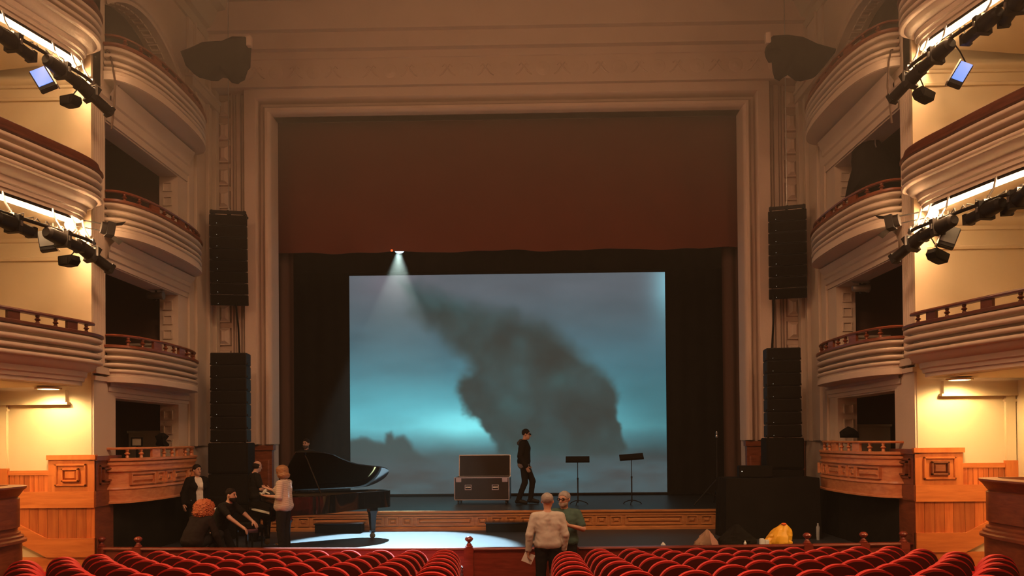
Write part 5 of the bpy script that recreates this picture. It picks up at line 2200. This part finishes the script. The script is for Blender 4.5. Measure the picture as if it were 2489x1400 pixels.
def person(label, loc, rotz, H, j, top, top_mat, trousers_mat=DENIM, hair='short', hair_mat=DKHAIR, sleeve=1.0, hem=None, female=False,
           shoe_mat=SHOE, hands=None, beard=None, glasses=False, coat=None, skin=SKIN, scale_w=1.0, sleeve_mat=None):
    root = thing('person', label, 'person', loc, rotz)
    k = H / 1.75
    root.scale = (k * scale_w, k * scale_w, k)
    hands = hands or {}
    up = unit(j['neck'] - j['chest'])
    B = SDF(0.035)
    # trunk
    sh = j['shL'] - j['shR']
    shu = unit(sh)
    hpu = unit(j['hipL'] - j['hipR'])
    cw = 0.075 if female else 0.09
    for q in (-1, 1):
        B.cone(j['chest'] + shu * q * cw, j['waist'] + (shu + hpu) * 0.5 * q * 0.06, 0.105, 0.095, 0.05)
        B.cone(j['waist'] + (shu + hpu) * 0.5 * q * 0.06, j['pelvis'] + hpu * q * 0.075, 0.095, 0.105 if not female else 0.115, 0.05)
    B.cone(j['shL'] * 0.8 + j['shR'] * 0.2, j['shR'] * 0.8 + j['shL'] * 0.2, 0.065, 0.065, 0.05)
    B.cone(j['chest'] + up * 0.08, j['neck'], 0.085, 0.055, 0.05)
    if female:
        fw_ = unit(np.cross(shu, up))
        for q in (-1, 1):
            B.ell(j['chest'] + shu * q * 0.075 + fw_ * 0.085 - up * 0.03, (0.062, 0.062, 0.062), 0.04)
    # head
    hd = j['head']
    fc_ = unit(j['face'])
    rt = unit(np.cross(fc_, np.array([0, 0, 1.0])))
    hu = np.cross(rt, fc_)
    B.cone(j['neck'] - up * 0.01, hd - fc_ * 0.02 - hu * 0.05, 0.052, 0.05, 0.02)
    B.ell(hd - fc_ * 0.015 + hu * 0.03, (0.080, 0.090, 0.090), 0.02)
    B.ell(hd + fc_ * 0.012 - hu * 0.03, (0.066, 0.070, 0.085), 0.03)
    B.ell(hd + fc_ * 0.045 - hu * 0.085, (0.034, 0.034, 0.026), 0.03)
    B.cone(hd + fc_ * 0.085 + hu * 0.012, hd + fc_ * 0.104 - hu * 0.028, 0.008, 0.015, 0.012)
    for q in (-1, 1):
        B.ell(hd + rt * q * 0.080 - fc_ * 0.01 - hu * 0.005, (0.016, 0.020, 0.030), 0.008)
    # limbs
    for s_ in ('L', 'R'):
        B.cone(j['sh' + s_], j['el' + s_], 0.054, 0.040, 0.03)
        B.cone(j['el' + s_], j['wr' + s_], 0.041, 0.026, 0.015)
        B.cone(j['hip' + s_], j['kn' + s_], 0.088, 0.056, 0.03)
        kn, an = j['kn' + s_], j['an' + s_]
        calf = kn + (an - kn) * 0.3
        B.cone(kn, calf, 0.054, 0.055, 0.02)
        B.cone(calf, an, 0.055, 0.036, 0.02)
        B.cone(an, j['to' + s_], 0.040, 0.032, 0.02)
        pn, spd, crl = hands.get(s_, ((1 if s_ == 'R' else -1, 0, 0), 0.05, 0.55))
        hand(B, j['el' + s_], j['wr' + s_], np.array(pn, float), spd, crl, 1 if s_ == 'L' else -1)
    shell('body', B, skin, root, 0.0085)

    def clothes(name, mat, inflate, arms, hemz, tork=0.05, collar=0.0, open_=False):
        T = SDF(tork)
        for q in (-1, 1):
            T.cone(j['chest'] + shu * q * cw, j['waist'] + (shu + hpu) * 0.5 * q * 0.06, 0.105 + inflate, 0.10 + inflate, 0.05)
            low = j['pelvis'] + (j['waist'] - j['pelvis']) * hemz
            T.cone(j['waist'] + (shu + hpu) * 0.5 * q * 0.06, low + hpu * q * 0.075, 0.10 + inflate, (0.130 if female else 0.120) + inflate, 0.05)
        T.cone(j['shL'] * 0.8 + j['shR'] * 0.2, j['shR'] * 0.8 + j['shL'] * 0.2, 0.065 + inflate, 0.065 + inflate, 0.05)
        T.cone(j['chest'] + up * 0.08, j['neck'] - up * (0.035 - collar), 0.085 + inflate, 0.06 + inflate, 0.04)
        if female:
            fw_ = unit(np.cross(shu, up))
            for q in (-1, 1):
                T.ell(j['chest'] + shu * q * 0.075 + fw_ * 0.085 - up * 0.03, np.array((0.062,) * 3) + inflate, 0.04)
        for s_ in ('L', 'R'):
            a, b, c_ = j['sh' + s_], j['el' + s_], j['wr' + s_]
            if arms <= 0.5:
                T.cone(a, a + (b - a) * arms * 2, 0.056 + inflate, 0.054 + inflate, 0.03)
            else:
                T.cone(a, b, 0.056 + inflate, 0.044 + inflate, 0.03)
                T.cone(b, b + (c_ - b) * (arms - 0.5) * 2 * 0.97, 0.045 + inflate, 0.034 + inflate, 0.02)
        return T
    T = clothes(top, top_mat, 0.012, sleeve, hem if hem is not None else 0.2)
    shell(top, T, top_mat, root, 0.010, noise=(0.004, 38, 1.0))
    if coat:
        nm, mt, arms, hz, opened = coat
        T = clothes(nm, mt, 0.026, arms, hz, collar=0.0)
        if opened:
            n_ = unit(np.cross(shu, up))
            T.sub.append((j['neck'] + n_ * 0.09, j['pelvis'] + n_ * 0.15, 0.085, 0.075))
        shell(nm, T, mt, root, 0.010, noise=(0.004, 30, 2.0))
    Tr = SDF(0.035)
    for q in (-1, 1):
        Tr.cone(j['waist'] * 0.45 + j['pelvis'] * 0.55 + hpu * q * 0.07, j['pelvis'] + hpu * q * 0.075, 0.096, 0.110 if not female else 0.118, 0.05)
    for s_ in ('L', 'R'):
        Tr.cone(j['hip' + s_], j['kn' + s_], 0.098, 0.070, 0.03)
        Tr.cone(j['kn' + s_], j['an' + s_], 0.070, 0.060, 0.02)
    shell('trousers', Tr, trousers_mat, root, 0.010, noise=(0.004, 34, 3.0))
    for s_ in ('L', 'R'):
        Sh = SDF(0.02)
        a, t_ = j['an' + s_], j['to' + s_]
        heel = a + unit(a - t_) * 0.035 + np.array([0, 0, -0.045])
        Sh.cone(a + np.array([0, 0, -0.01]), heel, 0.048, 0.045)
        Sh.cone(heel, t_, 0.045, 0.038)
        Sh.cone(a, t_, 0.046, 0.038)
        shell('shoe', Sh, shoe_mat, root, 0.010)
    # hair
    if hair:
        Hr = SDF(0.02)
        if hair == 'short':
            Hr.ell(hd - fc_ * 0.022 + hu * 0.042, (0.088, 0.097, 0.092))
            Hr.clip.append((fc_ - hu * 0.55, float((fc_ - hu * 0.55) @ (hd + fc_ * 0.055 + hu * 0.045))))
            Hr.clip.append((-hu, float(-hu @ (hd - hu * 0.045))))
            nz = (0.004, 120, 1.0)
        elif hair == 'balding':
            Hr.ell(hd - fc_ * 0.03 + hu * 0.015, (0.086, 0.090, 0.080))
            Hr.clip.append((fc_, float(fc_ @ (hd + fc_ * 0.005))))
            Hr.clip.append((-hu, float(-hu @ (hd - hu * 0.05))))
            nz = (0.002, 120, 1.0)
        elif hair == 'bob':
            Hr.ell(hd - fc_ * 0.02 + hu * 0.035, (0.104, 0.112, 0.105))
            Hr.ell(hd - fc_ * 0.045 - hu * 0.07, (0.115, 0.105, 0.080), 0.04)
            Hr.clip.append((fc_ - hu * 0.25, float((fc_ - hu * 0.25) @ (hd + fc_ * 0.045 + hu * 0.0))))
            nz = (0.006, 60, 1.0)
        elif hair == 'curly':
            Hr.ell(hd - fc_ * 0.02 + hu * 0.03, (0.165, 0.16, 0.145))
            Hr.ell(hd - fc_ * 0.03 - hu * 0.07, (0.165, 0.14, 0.11), 0.05)
            Hr.clip.append((fc_, float(fc_ @ (hd + fc_ * 0.07))))
            nz = (0.022, 95, 1.0)
        elif hair == 'bun':
            Hr.ell(hd - fc_ * 0.022 + hu * 0.04, (0.090, 0.099, 0.094))
            Hr.ell(hd - fc_ * 0.11 + hu * 0.0, (0.045, 0.045, 0.045))
            Hr.clip.append((fc_ - hu * 0.6, float((fc_ - hu * 0.6) @ (hd + fc_ * 0.06 + hu * 0.05))))
            nz = (0.003, 90, 1.0)
        shell('hair', Hr, hair_mat, root, 0.0085, noise=nz)
    if beard:
        Be = SDF(0.02)
        Be.ell(hd + fc_ * 0.022 - hu * 0.062, (0.070, 0.073, 0.058))
        Be.ell(hd + fc_ * 0.055 - hu * 0.095, (0.040, 0.040, 0.034))
        Be.clip.append((hu, float(hu @ (hd - hu * 0.045))))
        Be.clip.append((-fc_, float(-fc_ @ (hd - fc_ * 0.005))))
        shell('beard', Be, beard, root, 0.008, noise=(0.003, 130, 0.5))
    for q in (-1, 1):
        mb = MB()
        e = hd + fc_ * 0.082 + rt * q * 0.030 + hu * 0.008
        mb.ball(tuple(e), 0.011, seg=8, rings=6)
        mb.build('eye', M('eye_dark', (0.02, 0.014, 0.010), 0.2), root)
        mb = MB()
        e2 = hd + fc_ * 0.088 + hu * 0.030
        mb.tube([tuple(e2 + rt * q * 0.014), tuple(e2 + rt * q * 0.030 + hu * 0.004), tuple(e2 + rt * q * 0.050 - fc_ * 0.014)], 0.0055, seg=6)
        mb.build('eyebrow', hair_mat, root)
    mb = MB()
    e = hd + fc_ * 0.082 - hu * 0.058
    mb.tube([tuple(e - rt * 0.024 - fc_ * 0.008), tuple(e), tuple(e + rt * 0.024 - fc_ * 0.008)], 0.006, seg=6)
    mb.build('mouth', M('lips', (0.34, 0.13, 0.10), 0.5), root)
    if glasses:
        mb = MB()
        for q in (-1, 1):
            c0 = hd + fc_ * 0.100 + rt * q * 0.034 + hu * 0.008
            mb.tube([tuple(c0 + rt * 0.026 * math.cos(t) + hu * 0.019 * math.sin(t)) for t in [2 * math.pi * i / 12 for i in range(13)]], 0.004, seg=5)
            mb.tube([tuple(hd + fc_ * 0.098 + rt * q * 0.060 + hu * 0.012), tuple(hd - fc_ * 0.01 + rt * q * 0.086 + hu * 0.012)], 0.004, seg=5)
        mb.tube([tuple(hd + fc_ * 0.102 - rt * 0.01 + hu * 0.010), tuple(hd + fc_ * 0.102 + rt * 0.01 + hu * 0.010)], 0.004, seg=5)
        mb.build('glasses', BLACK, root)
    return root


# striped knit
def striped():
    m_ = bpy.data.materials.new('striped_knit')
    m_.use_nodes = True
    nt_ = m_.node_tree
    b_ = nt_.nodes['Principled BSDF']
    b_.inputs['Roughness'].default_value = 0.85
    tc = nt_.nodes.new('ShaderNodeTexCoord')
    wv = nt_.nodes.new('ShaderNodeTexWave')
    wv.bands_direction = 'Z'
    wv.inputs['Scale'].default_value = 17.0
    wv.inputs['Distortion'].default_value = 0.8
    wv.inputs['Detail'].default_value = 1
    nt_.links.new(tc.outputs['Object'], wv.inputs['Vector'])
    rp_ = nt_.nodes.new('ShaderNodeValToRGB')
    rp_.color_ramp.elements[0].position = 0.25
    rp_.color_ramp.elements[1].position = 0.5
    rp_.color_ramp.elements[0].color = (0.22, 0.12, 0.08, 1)
    rp_.color_ramp.elements[1].color = (0.66, 0.54, 0.44, 1)
    nt_.links.new(wv.outputs['Fac'], rp_.inputs[0])
    nt_.links.new(rp_.outputs[0], b_.inputs['Base Color'])
    return m_



# man walking across the stage, in profile towards the right
p = at(1276, 1224, 19.9)
o = person('man in black hooded jacket and dark jeans walking across the stage', (p.x, 19.9, 0.44), R(80), 1.86,
           J(pelvis=(0, 0.02, 0.95), waist=(0, 0.01, 1.10), elL=(0.23, 0.05, 1.13), wrL=(0.225, -0.04, 0.89), elR=(-0.23, 0.06, 1.12), wrR=(-0.225, -0.07, 0.885),
             knL=(0.09, -0.17, 0.53), anL=(0.09, -0.12, 0.10), toL=(0.10, -0.29, 0.045), knR=(-0.09, -0.02, 0.51), anR=(-0.09, 0.14, 0.09), toR=(-0.10, -0.04, 0.035), face=(0, -1, -0.12), head=(0, -0.05, 1.625)),
           'grey_shirt', M('grey_shirt', (0.25, 0.22, 0.20), 0.8), coat=('jacket', M('black_jacket', (0.012, 0.009, 0.007), 0.8, spec=0.08), 1.0, 0.35, False), hair='short', glasses=True, hem=-0.15)
Hd = SDF(0.03)
Hd.cone((-0.09, 0.07, 1.47), (0.09, 0.07, 1.47), 0.05, 0.05)
Hd.cone((-0.05, 0.11, 1.42), (0.05, 0.11, 1.42), 0.06, 0.06)
shell('hood', Hd, M('hood_lining', (0.05, 0.035, 0.026), 0.85), o)

# man in the light sweater, seen from behind in the aisle
p = at(1331, 1300, 12.3)
o = person('man in a beige sweater and black jeans standing in the aisle, seen from behind', (p.x, 12.3, floor_z(12.3)), R(186), 1.78,
           J(shL=(0.185, 0.01, 1.41), shR=(-0.185, 0.01, 1.41), elL=(0.265, 0.05, 1.14), wrL=(0.275, 0.0, 0.90), elR=(-0.25, 0.04, 1.13), wrR=(-0.235, -0.03, 0.90), face=(-0.35, -1, 0.0), head=(-0.005, -0.015, 1.635)),
           'sweater', M('beige_sweater', (0.50, 0.46, 0.40), 0.9, var=0.08, scale=10, bump=0.3, bscale=14), hair='short', hair_mat=GREYHAIR, hem=0.35, scale_w=1.06,
           hands={'L': ((-1, 0.2, 0), 0.03, 0.9)})
paper = thing('paper_sheet', 'white folded paper held by the man in the beige sweater', 'paper', o.matrix_basis @ Vector((0.28, -0.01, 0.78)))
mb = MB()
mb.xf = Matrix.Rotation(R(25), 4, 'Y') @ Matrix.Rotation(R(15), 4, 'Z')
mb.box(-0.085, 0.085, -0.004, 0.004, -0.075, 0.075)
mb.box(-0.080, 0.088, 0.004, 0.008, -0.070, 0.079)
mb.build('folded_sheet', M('white_paper', (0.78, 0.74, 0.66), 0.8), paper)

# man in the green polo facing him
p = at(1372, 1300, 13.04)
person('bearded man in a green polo shirt and glasses facing the man in beige', (p.x, 13.04, floor_z(13.04)), R(-14), 1.78,
       J(shL=(0.185, 0.01, 1.41), shR=(-0.185, 0.01, 1.41), elL=(0.28, -0.03, 1.16), wrL=(0.10, -0.23, 1.24), elR=(-0.24, 0.02, 1.13), wrR=(-0.22, -0.14, 0.95), face=(-0.25, -1, -0.05)),
       'polo_shirt', M('green_polo', (0.05, 0.105, 0.085), 0.85, var=0.1), hair='short', hair_mat=GREYHAIR, sleeve=0.36, beard=M('grey_beard', (0.32, 0.26, 0.21), 0.7, var=0.3, scale=60), glasses=True, scale_w=1.10,
       hands={'L': ((-0.4, 0.8, 0), 0.06, 0.8)})

# woman in the striped top beside the piano
p = at(690, 1300, 14.35)
person('woman in a striped top gesturing with both hands beside the piano', (p.x, 14.35, 0), R(-97), 1.60,
       J(elL=(0.25, 0.03, 1.15), wrL=(0.15, -0.21, 1.16), elR=(-0.23, -0.10, 1.17), wrR=(-0.20, -0.34, 1.27), face=(-0.25, -1, -0.05), head=(0, -0.04, 1.63)),
       'striped_top', striped(), female=True, hair='bob', hair_mat=BLOND, sleeve=0.62, hem=0.05, scale_w=1.13,
       hands={'L': ((0, 0.3, 1), 0.10, 0.35), 'R': ((0.2, 0.3, 1), 0.22, 0.25)})

# man in black standing behind the piano
p = at(745, 1200, 19.2)
person('man in black with dark hair standing behind the piano lid', (p.x, 19.2, 0.44), R(-8), 1.66, J(face=(-0.1, -1, -0.05)),
       'black_sweater', BLACKTOP, hair='short', beard=M('dark_stubble', (0.05, 0.03, 0.022), 0.8))

# balding man at the keyboard end of the piano
p = at(620, 1200, 16.3)
person('balding man in a black T-shirt standing at the far end of the keyboard', (p.x, 16.3, 0), R(128), 1.66,
       J(elL=(0.27, -0.02, 1.13), wrL=(0.27, -0.10, 0.92), elR=(-0.24, -0.05, 1.13), wrR=(-0.20, -0.26, 1.02), face=(0.3, -1, -0.15), head=(0.0, -0.06, 1.61)),
       'black_shirt', BLACKTOP, hair='balding', sleeve=0.36)

# woman in a white blouse and dark blazer
p = at(479, 1200, 15.6)
person('woman in a white blouse and dark blazer standing left of the piano', (p.x, 15.6, 0), R(48), 1.60,
       J(face=(0.15, -1, 0.0), elL=(0.24, 0.05, 1.13), wrL=(0.22, 0.0, 0.90), elR=(-0.27, 0.04, 1.14), wrR=(-0.30, -0.03, 0.92)),
       'white_blouse', M('white_blouse', (0.66, 0.60, 0.52), 0.8), female=True, hair='bun', coat=('blazer', M('dark_blazer', (0.012, 0.010, 0.009), 0.9, spec=0.05), 0.96, -0.2, True), hem=0.15)

# bearded man kneeling and reaching towards the bench
p = at(540, 1300, 14.5)
o = person('bearded man in a black T-shirt kneeling and reaching towards the piano bench', (p.x, 14.5, 0), R(72), 1.75,
           J(pelvis=(0, 0.10, 0.47), waist=(0, 0.04, 0.60), chest=(0, -0.07, 0.78), neck=(0, -0.15, 0.92), head=(0, -0.21, 1.07),
             shL=(0.175, -0.13, 0.87), shR=(-0.175, -0.13, 0.87), elL=(0.24, -0.32, 0.70), wrL=(0.20, -0.52, 0.58), elR=(-0.22, -0.34, 0.68), wrR=(-0.16, -0.56, 0.52),
             hipL=(0.10, 0.08, 0.45), hipR=(-0.10, 0.08, 0.45), knL=(0.13, -0.10, 0.10), knR=(-0.13, -0.12, 0.10), anL=(0.12, 0.32, 0.09), anR=(-0.12, 0.32, 0.09), toL=(0.12, 0.47, 0.04), toR=(-0.12, 0.47, 0.04), face=(0.05, -1, -0.05)),
           'black_shirt', BLACKTOP, hair='short', sleeve=0.34, beard=DKHAIR, hands={'R': ((0, 0.2, -1), 0.04, 1.1), 'L': ((0, 0.2, -1), 0.05, 0.8)})
mb = MB()
mb.xf = Matrix.Translation((-0.165, -0.02, 0.86)) @ Matrix.Rotation(R(-35), 4, 'Z') @ Matrix.Rotation(R(-38), 4, 'X')
mb.box(-0.055, 0.055, 0.045, 0.065, -0.03, 0.03)
mb.build('white_print', M('white_print', (0.62, 0.60, 0.56), 0.8), o, bevel=0.006, label='white print on the back of the shoulder')

# person with red curls crouching, seen from behind
p = at(487, 1300, 13.9)
person('person with big curly red hair in dark clothes crouching behind the rail', (p.x, 13.9, 0), R(158), 1.75,
       J(pelvis=(0, 0.18, 0.30), waist=(0, 0.14, 0.44), chest=(0, 0.02, 0.60), neck=(0, -0.05, 0.72), head=(0, -0.10, 0.86),
         shL=(0.18, -0.03, 0.68), shR=(-0.18, -0.03, 0.68), elL=(0.26, -0.16, 0.48), wrL=(0.18, -0.34, 0.38), elR=(-0.28, -0.05, 0.42), wrR=(-0.31, -0.13, 0.20),
         hipL=(0.10, 0.15, 0.28), hipR=(-0.10, 0.15, 0.28), knL=(0.16, -0.26, 0.40), knR=(-0.16, -0.26, 0.40), anL=(0.13, -0.04, 0.09), anR=(-0.13, -0.04, 0.09), toL=(0.14, -0.20, 0.04), toR=(-0.14, -0.20, 0.04), face=(0, -1, -0.15)),
       'dark_top', M('dark_top', (0.018, 0.012, 0.011), 0.9, spec=0.05), hair='curly', hair_mat=REDHAIR, scale_w=1.08)
